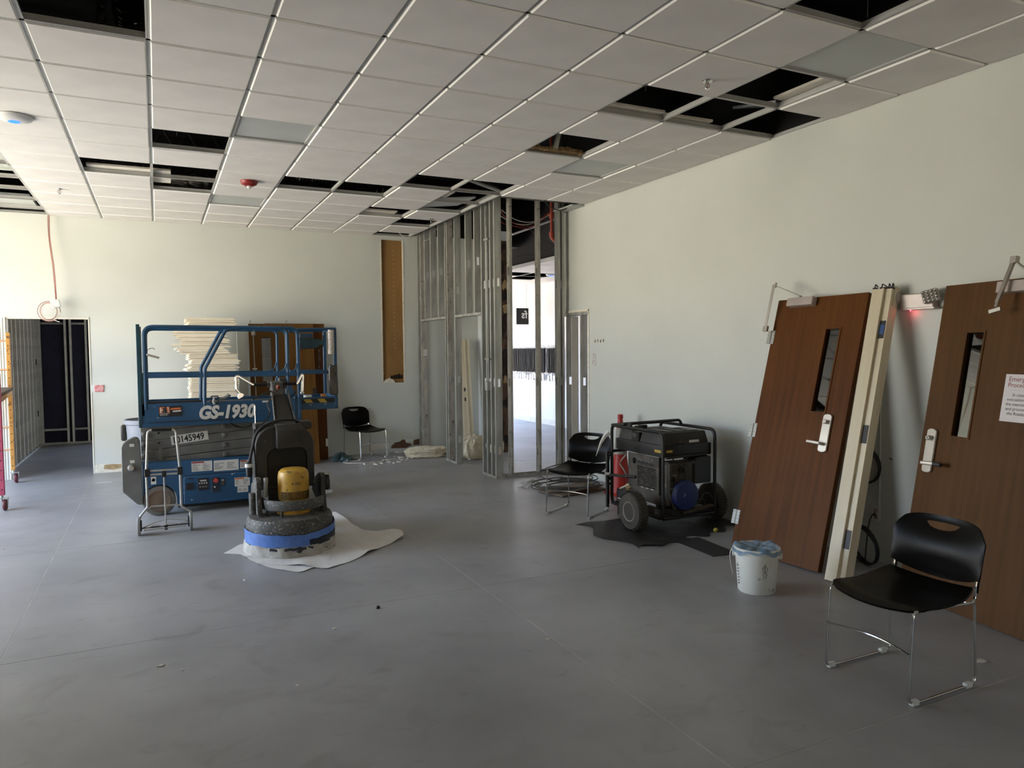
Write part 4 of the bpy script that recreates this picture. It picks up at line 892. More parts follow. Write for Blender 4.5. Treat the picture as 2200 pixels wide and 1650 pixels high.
for y in (0.012, 0.745):
    L(MB().tube(fillet([(0.07, y, 1.06), (0.072, y, 1.872), (1.53, y, 1.864), (1.535, y, 0.90)], 0.085, 8), 0.0195, 12), 'guard_rail', m_blue)
    L(MB().bar((0.08, y, 1.388), (1.53, y, 1.378), 0.028, 0.042), 'mid_rail', m_blue, bevel=0.004)
    L(MB().tube(fillet([(0.90, y, 1.862), (0.82, y, 1.845), (0.611, y, 1.449), (0.60, y, 1.08)], [0, 0.05, 0.1, 0], 6), 0.0175, 10), 'brace_tube', m_blue)
    L(MB().tube(fillet([(1.28, y, 1.864), (1.425, y, 1.862), (1.42, y, 1.06)], 0.08, 8), 0.0165, 10), 'inner_post', m_blue)
    g = MB(); g.prism_y([(1.395, 1.315), (1.43, 1.315), (1.485, 1.19), (1.50, 1.115), (1.395, 1.115)], y-0.014, y+0.014); L(g, 'gusset', m_blue, bevel=0.003)
    c = MB()
    for (xa, za) in ((1.41, 1.40), (1.52, 1.40)): c.tube(bez((xa-0.075, y-0.01, za), (xa-0.03, y-0.01, za+0.005), (xa-0.01, y-0.01, za+0.03), (xa-0.005, y-0.01, za+0.09), 8), 0.006, 6)
    L(MB().tube(bez((1.335, y-0.012, 1.40), (1.38, y-0.012, 1.405), (1.40, y-0.012, 1.43), (1.405, y-0.012, 1.49), 8), 0.006, 6), 'corner_brace', m_blue)
    L(MB().tube(bez((1.445, y-0.012, 1.40), (1.49, y-0.012, 1.405), (1.51, y-0.012, 1.43), (1.515, y-0.012, 1.49), 8), 0.006, 6), 'corner_brace', m_blue)
L(MB().box(1.40, 1.49, -0.012, 0.0, 0.93, 1.13), 'latch_plate', m_blue, bevel=0.004)
for y in (-0.008, 0.73): L(MB().box(0.0, 0.034, y, y+0.034, 0.89, 1.895), 'gate_post', m_blued, bevel=0.004)
L(MB().tube([(0.017, 0.03, 1.86), (0.017, 0.74, 1.86)], 0.017, 10), 'gate_rail', m_blued)
L(MB().tube([(0.017, 0.03, 1.40), (0.017, 0.74, 1.40)], 0.015, 10), 'gate_rail', m_blued)
L(MB().box(0.035, 0.055, 0.0, 0.025, 1.0, 1.42), 'gate_hinge', m_blued, smooth=0)
# roll-out extension
for y in (0.09, 0.64):
    L(MB().box(1.555, 1.965, y, y+0.02, 0.985, 1.12), 'extension_panel', m_blue, bevel=0.003)
    L(MB().tube([(1.54, y+0.01, 1.852), (1.955, y+0.01, 1.86)], 0.017, 10), 'extension_rail', m_blue)
    L(MB().bar((1.54, y+0.01, 1.39), (1.965, y+0.01, 1.386), 0.024, 0.036), 'extension_mid_rail', m_blue, bevel=0.003)
    L(MB().box(1.925, 1.96, y-0.005, y+0.025, 1.0, 1.86), 'extension_post', m_blue, bevel=0.004)
L(MB().box(1.945, 1.965, 0.09, 0.66, 0.985, 1.13), 'extension_end', m_blue, bevel=0.003)
L(MB().tube([(1.945, 0.09, 1.855), (1.945, 0.66, 1.855)], 0.017, 10), 'extension_rail', m_blue)
L(MB().box(1.555, 1.96, 0.11, 0.64, 1.035, 1.06), 'extension_deck', m_deck, smooth=0)
hz = L(MB().box(1.57, 1.955, 0.0865, 0.09, 1.055, 1.10), 'hazard_strip', m_ink, smooth=0)
for x in (1.62, 1.77): MB().prism_y([(x, 1.058), (x+0.075, 1.058), (x+0.045, 1.098), (x-0.03, 1.098)], 0.085, 0.0866).build('yellow_stripe', m_yel, hz, smooth=0)
cbx = L(MB().prism_y([(1.555, 1.64), (1.74, 1.648), (1.77, 1.68), (1.815, 1.69), (1.82, 1.73), (1.70, 1.76), (1.555, 1.76)], 0.06, 0.14), 'control_box', m_blued, bevel=0.006)
L(MB().box(1.56, 1.70, 0.055, 0.07, 1.765, 1.81), 'control_bracket', m_blue, bevel=0.004)
MB().tube(fillet([(1.815, 0.1, 1.79), (1.82, 0.1, 1.70), (1.80, 0.1, 1.635), (1.775, 0.1, 1.635)], 0.02), 0.006, 6).build('control_lever', m_ink, cbx)
b = MB(); 
for k in range(24):
    a = k*0.9; b.add([], [])
P = [(1.775+0.010*math.cos(k*1.1), 0.10+0.010*math.sin(k*1.1), 1.64-0.0045*k) for k in range(60)]
L(MB().tube(P, 0.0035, 5), 'coiled_cord', m_ink)
P = [(1.735+0.004*math.sin(k*1.3), 0.12+0.006*math.cos(k*1.3), 1.36-0.006*k) for k in range(34)]
L(MB().lathe([(0.0, 0.0), (0.032, 0.0), (0.034, 0.02), (0.033, 0.25), (0.03, 0.265), (0, 0.265)], 14, tr(1.895, 0.07, 1.585)), 'label_wrap', speckle(mat('printed_label_wrap', '#cfc6bd', 0.6), '#7a4740', 90, 0.58, 0.62))
pm = MB()
pm.prism_y([(1.865, 1.15), (1.86, 1.43), (1.875, 1.475), (1.90, 1.46), (1.955, 1.47), (1.96, 1.14), (1.91, 1.13)], 0.045, 0.075); L(pm, 'document_pouch', mat('clear_black_pouch', '#2b2723', 0.22, c2='#4a443d', scale=10, bump=0.5, bscale=20), bevel=0.008)
# loose bits lying on the extension edge
tag(MB().lathe([(0.022, 0), (0.045, 0), (0.045, 0.022), (0.022, 0.022), (0.022, 0)], 24, tr(-0.18+1.64, 7.97+0.105, 1.121)).build('tape_roll', m_stick), 'white roll of tape lying on the edge of the lift extension', 'tape')
tag(MB().prism([(0, 0), (0.05, 0.0), (0.06, 0.02), (0.03, 0.04), (0, 0.03)], 0, 0.03, tr(-0.18+1.78, 7.97+0.08, 1.1205)).build('wood_offcut', mat('raw_wood', '#c98a58', 0.8), bevel=0.003), 'orange wood offcut on the edge of the lift extension', 'wood offcut')
# strap, latch and glove on the near panel
bk = L(MB().tube(fillet([(0.655, -0.012, 1.10), (0.66, -0.012, 1.17), (0.73, -0.012, 1.17), (0.725, -0.012, 1.10)], 0.015, closed=True), 0.006, 6, closed=True), 'buckle', m_ink)
L(MB().tube(smoothpath([(0.69, -0.012, 1.15), (0.68, -0.02, 1.12), (0.69, -0.02, 1.09)], 5), 0.012, 6), 'buckle_tongue', m_steel)
gl = MB().tube(smoothpath([(0.73, 0.005, 1.13), (0.78, 0.005, 1.145), (0.82, 0.005, 1.165), (0.835, 0.005, 1.185)], 5), [0.012]*5+[0.016]*6+[0.02]*5, 8); tag(gl.build('work_glove', mat('grey_cloth', '#6f7270', 0.9)), 'grey glove wedged over the lift side panel', 'glove').location = (-0.18, 7.97, 0)
L(MB().tube(smoothpath([(0.09, -0.006, 1.63), (0.115, -0.012, 1.655), (0.15, -0.012, 1.66), (0.16, -0.01, 1.645)], 5), 0.003, 5), 'cable_tie', m_ink)
L(MB().bar((0.09, -0.01, 1.60), (0.20, -0.012, 1.565), 0.012, 0.022), 'gate_latch', m_alu, bevel=0.003)
L(MB().tube(smoothpath([(0.83, -0.004, 0.895), (0.9, 0.05, 0.845), (1.0, 0.04, 0.83), (1.1, 0.03, 0.88)], 6), 0.009, 7), 'hose_loop', m_ink)
# lettering and stickers
text('GS-1930', 0.178, m_stick, side_panel, (0.535, -0.0075, 0.948), shear=0.22, fat=0.0085, sx=0.86, name='lettering')
bd = MB().box(0.18, 0.388, -0.0075, -0.006, 0.985, 1.086).build('rental_badge', m_ink, side_panel, smooth=0)
MB().box(0.186, 0.232, -0.0085, -0.0075, 1.022, 1.080).build('badge_print', m_oorg, side_panel, smooth=0); MB().box(0.250, 0.274, -0.0085, -0.0075, 1.022, 1.080).build('badge_print', m_stick, side_panel, smooth=0)
text('H', 0.068, m_stick, side_panel, (0.19, -0.009, 1.026), fat=0.002); text('&', 0.066, m_ink, side_panel, (0.214, -0.0095, 1.026), fat=0.003); text('E', 0.068, m_oorg, side_panel, (0.246, -0.009, 1.026), fat=0.002)
text('EQUIPMENT', 0.017, m_stick, side_panel, (0.186, -0.0085, 1.008)); text('SERVICES', 0.017, m_stick, side_panel, (0.19, -0.0085, 0.994))
MB().prism_y([(0.283, 1.048), (0.378, 1.052), (0.378, 1.070), (0.29, 1.066)], -0.0085, -0.0075).build('badge_print', m_oorg, side_panel, smooth=0); MB().prism_y([(0.305, 1.026), (0.382, 1.030), (0.382, 1.044), (0.305, 1.040)], -0.0085, -0.0075).build('badge_print', m_stick, side_panel, smooth=0)
MB().box(1.155, 1.225, -0.0085, -0.006, 1.088, 1.106).build('small_sticker', m_stick, side_panel, smooth=0)
Ms = tr(0.288, 0.0985, 0.685) @ rot('Y', -math.radians(6.2)); nb_ = MB().box(0, 0.348, -0.0015, 0, 0, 0.092, Ms).build('number_plate', m_stick, LT, smooth=0)
text('10145949', 0.094, m_ink, nb_, (0,0,0), fat=0.0022, M=Ms @ tr(0.010, -0.002, 0.014) @ rot('X', math.pi/2) @ Matrix.Diagonal((0.80, 1, 1, 1)))
def sticker(x0_, x1_, z0_, z1_, head, y=-0.0015, cols=2, seed=0):
    s = MB().box(x0_, x1_, y-0.001, y, z0_, z1_).build('sticker', m_stick, LT, smooth=0)
    if head: MB().box(x0_+0.004, x0_+(x1_-x0_)*0.62, y-0.0016, y-0.001, z1_-0.018, z1_-0.003).build('sticker_header', head, s, smooth=0)
    b = MB(); random.seed(seed)
    n = max(2, int((z1_-z0_-0.03)/0.009))
    for c in range(cols):
        xa = x0_+0.008+c*(x1_-x0_)/cols
        for k in range(n): b.box(xa, xa+(x1_-x0_)/cols*random.uniform(0.4, 0.85)-0.008, y-0.0016, y-0.001, z1_-0.028-k*0.009, z1_-0.0245-k*0.009)
    p = b.build('sticker_print', mat('sticker_print_grey', '#77736e', 0.6), s, smooth=0); p['kind'] = 'stuff'
    return s
sticker(0.461, 0.654, 0.414, 0.516, m_ored, seed=1); sticker(0.668, 0.907, 0.402, 0.512, None, cols=2, seed=2); sticker(0.921, 1.03, 0.412, 0.498, m_ored, cols=1, seed=3)
sticker(0.863, 1.011, 0.231, 0.322, m_oorg, y=-0.0125, seed=4); sticker(0.888, 0.992, 0.166, 0.228, None, y=-0.0125, seed=5)
rs = MB().box(0.091, 0.138, -0.0015, 0, 0.318, 0.393).build('sticker', m_stick, LT, smooth=0)
MB().lathe([(0.012, 0.0), (0.016, 0.0), (0.016, 0.001), (0.012, 0.001), (0.012, 0)], 16, tr(0.115, -0.0015, 0.362) @ rot('X', math.pi/2)).build('sticker_print', m_ink, rs)
def ctl(x0_, x1_, z0_, z1_, m, d=0.012): return MB().box(x0_, x1_, -0.012-d, -0.012, z0_, z1_).build('control_panel', m, LT, bevel=0.002)
m_cblk = mat('control_black', '#17181a', 0.4)
ctl(0.401, 0.47, 0.238, 0.304, m_cblk)
p2 = ctl(0.515, 0.612, 0.224, 0.345, m_cblk, 0.006)
MB().box(0.535, 0.595, -0.0195, -0.018, 0.312, 0.328).build('display', m_steel, p2, smooth=0)
for i in range(4): MB().box(0.525+i*0.022, 0.537+i*0.022, -0.0195, -0.018, 0.288, 0.30).build('button', m_stick, p2, smooth=0)
for i in range(3): MB().box(0.527+i*0.028, 0.543+i*0.028, -0.0195, -0.018, 0.25, 0.266).build('button', m_lgrey, p2, smooth=0)
p3 = ctl(0.645, 0.719, 0.19, 0.342, mat('control_blue_black', '#16242f', 0.45), 0.006)
MB().lathe([(0, 0.028), (0.022, 0.026), (0.024, 0.016), (0.012, 0.012), (0.012, 0), (0, 0)], 18, tr(0.682, -0.018, 0.314) @ rot('X', math.pi/2)).build('stop_button', mat('stop_red', '#b8463f', 0.4), p3)
MB().lathe([(0, 0.01), (0.010, 0.009), (0.012, 0), (0, 0)], 14, tr(0.670, -0.018, 0.246) @ rot('X', math.pi/2)).build('key_switch', m_chrome, p3)
p4 = ctl(0.732, 0.768, 0.252, 0.322, m_cblk, 0.006)
for i in range(3): MB().box(0.738, 0.762, -0.0195, -0.018, 0.304-i*0.02, 0.314-i*0.02).build('button', m_stick if i == 0 else m_lgrey, p4, smooth=0)
MB().box(0.425, 0.48, -0.0135, -0.012, 0.342, 0.352).build('door_slot', m_ink, LT, smooth=0)
# ------------------------------------------------------------------ floor grinder
m_gsteel = speckle(mat('dusty_cast_steel', '#5b5955', 0.65, 0.2, c2='#43413e', scale=7, bump=0.3, bscale=40, rvar=0.1), '#8f8a80', 55, 0.56, 0.70)
m_gblack = mat('dusty_black_plastic', '#24221f', 0.5, c2='#35322d', scale=5, rvar=0.12); m_gdeep = mat('deep_black_and_recess_shade', '#0f0e0d', 0.6)
m_motor = speckle(mat('yellow_motor_paint', '#c49a3a', 0.4, c2='#b58a2e', scale=6), '#6a5a34', 24, 0.66, 0.70)
m_skirt = speckle(mat('dusty_white_skirt', '#b9b5ac', 0.85, c2='#9a968d', scale=12, bump=0.6, bscale=45), '#3a3835', 9, 0.66, 0.68)
m_btape = mat('blue_masking_tape', '#5479bb', 0.55, c2='#4468ab', scale=10, bump=0.4, bscale=30); m_bstripe = mat('dark_stripe', '#1b2030', 0.6, c2='#2b2b33', scale=12)
GR = thing('floor_grinder', 'floor grinder with a yellow motor, black tank and blue-taped round head', 'floor grinder', (0.952, 6.17, 0))
def G(mb, name, m, **k): return mb.build(name, m, GR, **k)
random.seed(21)
hd_ = G(MB().lathe([(0.0, 0.10), (0.335, 0.10), (0.342, 0.19), (0.338, 0.262), (0.325, 0.285), (0.29, 0.292), (0, 0.296)], 56), 'grinding_head', m_gsteel, smooth=30)
def skirt(u, v):
    a = 2*math.pi*u; r = 0.349+0.006*math.sin(9*a)+0.004*math.sin(23*a+v*3)+0.008*(1-v)
    return (r*math.cos(a), r*math.sin(a), 0.003+0.088*v+0.006*math.sin(7*a)*v)
MB().grid(skirt, 96, 4).build('dust_skirt', m_skirt, hd_, solid=-0.006, smooth=50)
def band(a0, a1, z00, z01, z10, z11, r, m, nm):
    def f(u, v):
        a = math.radians(a0+(a1-a0)*u); za = z00+(z10-z00)*u; zb = z01+(z11-z01)*u; q = r+0.0015*math.sin(40*u+v*4)
        return (q*math.cos(a), q*math.sin(a), za+(zb-za)*v+0.002*math.sin(31*u))
    return MB().grid(f, 40, 3).build(nm, m, hd_, solid=0.002, smooth=50)
band(165, 285, 0.10, 0.205, 0.083, 0.175, 0.357, m_btape, 'blue_tape')
band(283, 372, 0.128, 0.178, 0.158, 0.222, 0.356, m_btape, 'blue_tape')
band(286, 372, 0.075, 0.124, 0.095, 0.155, 0.3575, m_bstripe, 'dark_tape')
band(235, 290, 0.062, 0.082, 0.058, 0.078, 0.3605, m_bstripe, 'dark_tape')
# yellow motor
MX = 0.033
mo = G(MB().lathe([(0.135, 0.293), (0.135, 0.305), (0.112, 0.315), (0.104, 0.34), (0.104, 0.40), (0.121, 0.405), (0.124, 0.42), (0.124, 0.60), (0.116, 0.632), (0.098, 0.650), (0.085, 0.655), (0, 0.656)], 40, tr(MX, 0, 0)), 'motor', m_motor, smooth=30)
for k in range(26):
    a = math.radians(-150+k*4.8)
    MB().box(-0.0022, 0.0022, -0.0015, 0.0015, 0.415, 0.478, tr(MX, 0, 0) @ rot('Z', a+math.pi/2) @ tr(0, -0.1245, 0)).build('vent_slot', m_gdeep, mo, smooth=0)
for a in (-140, -90, -40, 30, 150): MB().box(-0.012, 0.012, -0.02, 0.012, 0.293, 0.345, tr(MX, 0, 0) @ rot('Z', math.radians(a+90)) @ tr(0, -0.118, 0)).build('mount_rib', m_motor, mo, bevel=0.004)
text('A-VO', 0.030, m_gdeep, mo, (0, 0, 0), align='CENTER', M=tr(MX, -0.1245, 0.535) @ rot('X', math.pi/2))
# guard ring
G(MB().lathe([(0.232, 0.345), (0.252, 0.345), (0.252, 0.425), (0.232, 0.425)], 40, tr(0.03, 0.02, 0), math.radians(172), math.radians(368)).lathe([(0.252, 0.345), (0.254, 0.35), (0.254, 0.42), (0.252, 0.425)], 40, tr(0.03, 0.02, 0), math.radians(172), math.radians(368)), 'guard_ring', m_gsteel, smooth=30)
for a in (205, 240, 300, 335): G(MB().tube([(0.03+0.243*math.cos(math.radians(a)), 0.02+0.243*math.sin(math.radians(a)), 0.285), (0.03+0.243*math.cos(math.radians(a)), 0.02+0.243*math.sin(math.radians(a)), 0.36)], 0.010, 8), 'guard_post', m_gblack)
# side arms
for s, xo in ((-1, -0.245), (1, 0.265)):
    p = [(-0.10, 0.30), (-0.05, 0.44), (-0.06, 0.57), (-0.02, 0.60), (0.05, 0.595), (0.32, 0.50), (0.36, 0.40), (0.12, 0.33), (0.05, 0.30)]
    G(MB().prism_x(p, xo-0.02, xo+0.02), 'side_arm', m_gsteel if s < 0 else m_gblack, bevel=0.012, seg=2)
G(MB().tube([(-0.285, 0.05, 0.30), (-0.285, 0.05, 0.47)], [0.026, 0.03], 12), 'pivot_strut', m_gsteel)
G(MB().tube([(-0.20, -0.03, 0.44), (-0.19, -0.05, 0.60)], 0.018, 10), 'pivot_strut', m_steel)
# raised side wheel under a chrome fender, right
G(MB().tube([(0.24, 0.23, 0.50), (0.31, 0.23, 0.49)], 0.032, 12), 'axle_stub', m_gsteel)
sw = G(MB().lathe([(0, -0.022), (0.06, -0.022), (0.07, -0.01), (0.07, 0.012), (0.06, 0.022), (0, 0.022)], 24, tr(0.345, 0.23, 0.475) @ rot('Y', math.pi/2)), 'side_wheel', m_gblack)
G(MB().lathe([(0.083, -0.045), (0.088, -0.045), (0.088, 0.045), (0.083, 0.045)], 22, tr(0.348, 0.23, 0.478) @ rot('Y', math.pi/2), math.radians(-30), math.radians(215)), 'fender', m_steel, smooth=40)
G(MB().bar((0.30, 0.19, 0.40), (0.39, 0.19, 0.40), 0.012, 0.03), 'fender_bracket', m_chrome)
# transport wheels and chassis at the back
for s in (-1, 1):
    w = G(MB().lathe([(0, -0.03), (0.15, -0.03), (0.17, -0.02), (0.175, 0), (0.17, 0.02), (0.15, 0.03), (0, 0.03)], 28, tr(0.01+s*0.20, 0.60, 0.176) @ rot('Y', math.pi/2)), 'transport_wheel', m_gblack)
G(MB().tube([(-0.2, 0.60, 0.176), (0.22, 0.60, 0.176)], 0.016, 10), 'axle', m_gsteel)
G(MB().box(-0.15, 0.16, 0.30, 0.66, 0.30, 0.46), 'rear_chassis', m_gblack, bevel=0.02)
# black tank: arched shell with a recess panel coloured darker for its shade
def archpoly(cx, w, z0_, z1_, r, n=8):
    p = [(cx-w, z0_), (cx-w, z1_-r)]+[(cx-w+r-r*math.cos(t), z1_-r+r*math.sin(t)) for t in [k*math.pi/2/n for k in range(1, n+1)]]
    q = [(2*cx-x, z) for x, z in p[::-1]]
    return p+q
TC = 0.008
out = archpoly(TC, 0.242, 0.45, 0.985, 0.17); inn = archpoly(TC+0.02, 0.165, 0.45, 0.80, 0.09)
ring_ = MB(); n = len(out)
vs = [(x, 0.24, z) for x, z in out]+[(x, 0.24, z) for x, z in inn]+[(x, 0.50, z) for x, z in out]+[(x, 0.28, z) for x, z in inn]
fs = [(i, i+1, n+i+1, n+i) for i in range(n-1)]+[(i+1, i, 2*n+i, 2*n+i+1) for i in range(n-1)]+[(n+i, n+i+1, 3*n+i+1, 3*n+i) for i in range(n-1)]+[list(range(2*n, 3*n))[::-1], [0, n, 3*n, 2*n], [n-1, 3*n-1, 4*n-1, 2*n-1]]
fs[-1] = (2*n-1, n-1, 3*n-1, 4*n-1)
ring_.add(vs, fs+[list(range(3*n, 4*n))])
tk = G(ring_, 'tank', m_gblack, bevel=0.006)
MB().prism_y(archpoly(TC+0.02, 0.16, 0.47, 0.79, 0.085), 0.272, 0.279).build('recess_shade_panel', m_gdeep, tk, bevel=0.002)
MB().prism_x([(0.15, 0.80), (0.145, 0.955), (0.19, 1.0), (0.30, 1.0), (0.30, 0.80)], -0.07, 0.145).build('top_housing', m_gblack, tk, bevel=0.008)
MB().lathe([(0, 0.008), (0.012, 0.006), (0.014, 0), (0, 0)], 12, tr(-0.15, 0.239, 0.86) @ rot('X', math.pi/2)).build('knob', m_gsteel, tk)
MB().box(-0.232, 0.25, 0.30, 0.44, 0.94, 1.01).build('tank_cap', m_gblack, tk, bevel=0.03, seg=3)
# mast, bracket and handlebar
b = MB(); b.add([(-0.035, 0.40, 0.98), (0.125, 0.40, 0.98), (0.10, 0.72, 1.24), (-0.01, 0.72, 1.24), (-0.035, 0.50, 0.95), (0.125, 0.50, 0.95), (0.10, 0.80, 1.20), (-0.01, 0.80, 1.20)], [(0,1,2,3),(5,4,7,6),(1,5,6,2),(4,0,3,7),(3,2,6,7),(4,5,1,0)])
mast = G(b, 'mast', m_gblack, bevel=0.01)
for x in (-0.04, 0.13): MB().bar((x, 0.43, 0.98), (x*0.8+0.012, 0.74, 1.25), 0.012, 0.05).build('mast_rail', m_gsteel, mast, bevel=0.003)
br = G(MB().prism_x([(0.70, 1.19), (0.70, 1.27), (0.76, 1.345), (0.85, 1.345), (0.86, 1.28), (0.80, 1.19)], -0.025, 0.075), 'handle_bracket', m_gsteel, bevel=0.008)
MB().lathe([(0, -0.01), (0.016, 0.0), (0.018, 0.03), (0.01, 0.045), (0, 0.046)], 14, tr(0.03, 0.72, 1.275) @ rot('X', 0.6)).build('red_lock_pin', mat('rust_red', '#8a4630', 0.6), br)
MB().tube([(-0.045, 0.83, 1.318), (0.09, 0.83, 1.318)], 0.028, 14).build('clamp_tube', m_gsteel, br)
MB().box(0.055, 0.13, 0.84, 0.89, 1.27, 1.375).build('switch_box', m_gsteel, br, bevel=0.01)
for s, xs in ((-1, (-0.045, -0.165, -0.30, -0.318, -0.315, -0.285)), (1, (0.09, 0.212, 0.268, 0.274, 0.268, 0.266))):
    G(MB().tube([(xs[0], 0.83, 1.318), (xs[1], 0.83, 1.318)], 0.015, 12), 'rubber_grip', m_gdeep)
    P = fillet([(xs[1], 0.83, 1.318), (xs[1]+s*0.012, 0.83, 1.32), (xs[2], 0.83, 1.40), (xs[3], 0.83, 1.39), (xs[4], 0.83, 1.28), (xs[5], 0.83, 1.24)], 0.02)
    G(MB().tube(P, 0.0125, 10), 'handlebar', m_chrome)
G(MB().lathe([(0, -0.02), (0.014, -0.014), (0.019, 0), (0.014, 0.014), (0, 0.02)], 14, tr(0.264, 0.83, 1.228)), 'lever_ball', m_chrome, smooth=60)
G(MB().prism_y([(-0.29, 1.255), (-0.25, 1.235), (-0.26, 1.21), (-0.30, 1.19), (-0.31, 1.215)], 0.82, 0.84), 'brake_lever', m_chrome, bevel=0.003)
# cables
G(MB().tube(smoothpath([(0.16, 0.40, 0.99), (0.08, 0.22, 1.035), (-0.05, 0.20, 1.035), (-0.16, 0.215, 1.0), (-0.225, 0.22, 0.93), (-0.255, 0.22, 0.83), (-0.285, 0.22, 0.70)], 8), 0.0125, 8), 'power_cable', m_blk)
plg = G(MB().lathe([(0.020, 0.0), (0.026, 0.02), (0.026, 0.075), (0.03, 0.08), (0.03, 0.11), (0.014, 0.13), (0, 0.13)], 16, tr(-0.288, 0.22, 0.575)), 'plug', m_blk, smooth=30)
MB().lathe([(0.031, 0.082), (0.034, 0.09), (0.031, 0.112)], 16, tr(-0.288, 0.22, 0.575)).build('plug_collar', m_white, plg, solid=0.003)
G(MB().tube(smoothpath([(-0.235, 0.25, 0.97), (-0.245, 0.225, 0.85), (-0.235, 0.22, 0.70), (-0.235, 0.23, 0.50)], 8), 0.0075, 7), 'thin_cable', m_blk)
G(MB().tube(smoothpath([(-0.02, 0.74, 1.26), (-0.12, 0.60, 1.24), (-0.22, 0.50, 1.20)], 8), 0.009, 7), 'thin_cable', m_blk)
G(MB().tube(smoothpath([(-0.02, 0.72, 1.22), (-0.10, 0.45, 1.16), (-0.09, 0.36, 1.10), (-0.14, 0.30, 1.03), (-0.2, 0.25, 0.98)], 8), 0.006, 7), 'thin_cable', m_blk)
G(MB().tube(smoothpath([(0.09, 0.72, 1.19), (0.16, 0.70, 1.22), (0.185, 0.68, 1.27)], 8), 0.006, 7), 'thin_cable', m_blk)
G(MB().tube([(-0.212, 0.36, 0.98), (-0.214, 0.37, 1.16)], 0.0035, 6), 'antenna_rod', m_chrome)
# ------------------------------------------------------------------ plastic sheeting under the grinder
m_sheet = mat('white_plastic_sheet', '#dad7d3', 0.4, c2='#cfccc8', scale=3, stretch=(3, 1, 1), bump=0.25, bscale=9)
def sheet(label, cen, bnd, z0_, amp, seed, lift=None):
    random.seed(seed); N = 96; import bisect
    pol = sorted([(math.atan2(y-cen[1], x-cen[0]), math.hypot(x-cen[0], y-cen[1])) for x, y in bnd])
    pol = [(pol[-1][0]-2*math.pi, pol[-1][1])]+pol+[(pol[0][0]+2*math.pi, pol[0][1])]
    def R(a):
        for i in range(len(pol)-1):
            if pol[i][0] <= a <= pol[i+1][0]:
                (a0, r0), (a1, r1) = pol[i], pol[i+1]
                # straight edge between boundary points
                p0 = Vector((r0*math.cos(a0), r0*math.sin(a0))); p1 = Vector((r1*math.cos(a1), r1*math.sin(a1))); d = Vector((math.cos(a), math.sin(a))); e_ = p1-p0
                den = d.x*(-e_.y)+d.y*e_.x
                if abs(den) < 1e-9: return r0
                return abs((p0.x*(-e_.y)+p0.y*e_.x)/den)
        return pol[1][1]
    ph = [random.uniform(0, 6) for _ in range(4)]
    def f(u, v):
        a = -math.pi+2*math.pi*u; r = R(min(max(a, -math.pi), math.pi))*(v**0.8); x = cen[0]+r*math.cos(a); y = cen[1]+r*math.sin(a)
        e_ = max(0, v-0.55)/0.45
        z = z0_+amp*e_*(0.5+0.5*math.sin(7*a+ph[0]))*(0.6+0.4*math.sin(13*a+ph[1]))
        if lift: z += lift(x, y)
        return (x, y, max(z, 0.0008))
    return tag(MB().grid(f, N, 14).build('plastic_sheet', m_sheet, solid=0.0008, smooth=60), label, 'plastic sheet', 'white sheeting under the floor grinder')
sheet('torn lower layer of white plastic sheet under the grinder', (0.85, 5.98), [(0.43, 6.22), (0.56, 6.40), (0.75, 6.5), (1.1, 6.45), (1.25, 5.9), (1.12, 5.56), (0.90, 5.41), (0.84, 5.47), (0.77, 5.56), (0.66, 5.75), (0.60, 5.95), (0.55, 6.15)], 0.001, 0.010, 2)
sheet('large upper white plastic sheet spread to the right of the grinder', (1.1, 6.15), [(0.60, 6.25), (0.60, 6.02), (0.70, 5.72), (0.84, 5.64), (1.08, 5.40), (1.30, 5.52), (1.60, 5.78), (1.87, 6.0), (1.89, 6.12), (1.62, 6.46), (1.58, 6.75), (1.55, 7.25), (1.25, 7.3), (0.9, 6.7)], 0.003, 0.022, 4, lambda x, y: 0.05*max(0, (x-1.25))*max(0, y-6.4)+0.03*max(0, (x-1.72))/0.17)
# ------------------------------------------------------------------ folding hand cart
m_cartal = mat('cart_aluminium', '#b9b6b0', 0.35, 0.6, c2='#a9a6a0'); m_cgrey = mat('grey_rubber_wheel', '#8a8883', 0.7)
CT = thing('hand_cart', 'folding aluminium hand cart with grey wheels in front of the lift', 'hand cart', (0, 7.2, 0))
P = fillet([(-0.178, 0.0, 0.15), (-0.172, 0, 0.172), (-0.113, 0, 0.245), (-0.115, 0, 0.55), (-0.094, 0, 0.93), (0.132, 0, 0.926), (0.158, 0, 0.54), (0.16, 0, 0.225), (0.232, 0, 0.175), (0.236, 0, 0.15)], [0, 0.02, 0.03, 0.05, 0.04, 0.04, 0.05, 0.03, 0.02, 0], 5)
MB().tube(P, 0.0105, 10).build('tube_frame', m_cartal, CT)
MB().tube([(-0.06, 0, 0.932), (0.10, 0, 0.930)], 0.0155, 12).build('grip', m_blk, CT)
for z in (0.568, 0.533): MB().bar((-0.105, 0, z), (0.15, 0, z-0.006), 0.014, 0.016).build('cross_bar', m_cartal, CT, bevel=0.003)
for x in (-0.108, 0.157): MB().box(x-0.023, x+0.023, -0.018, 0.018, 0.515, 0.585).build('clamp', m_blk, CT, bevel=0.004)
MB().box(0.008, 0.045, -0.016, 0.016, 0.505, 0.56).build('clamp', m_blk, CT, bevel=0.004)
MB().tube([(0.026, 0, 0.52), (0.031, -0.01, 0.05)], 0.007, 8).build('centre_rod', m_cartal, CT)
MB().tube(fillet([(-0.113, 0, 0.232), (-0.08, 0, 0.248), (0.13, 0, 0.242), (0.16, 0, 0.225)], 0.03), 0.007, 8).build('lower_bar', m_cartal, CT)
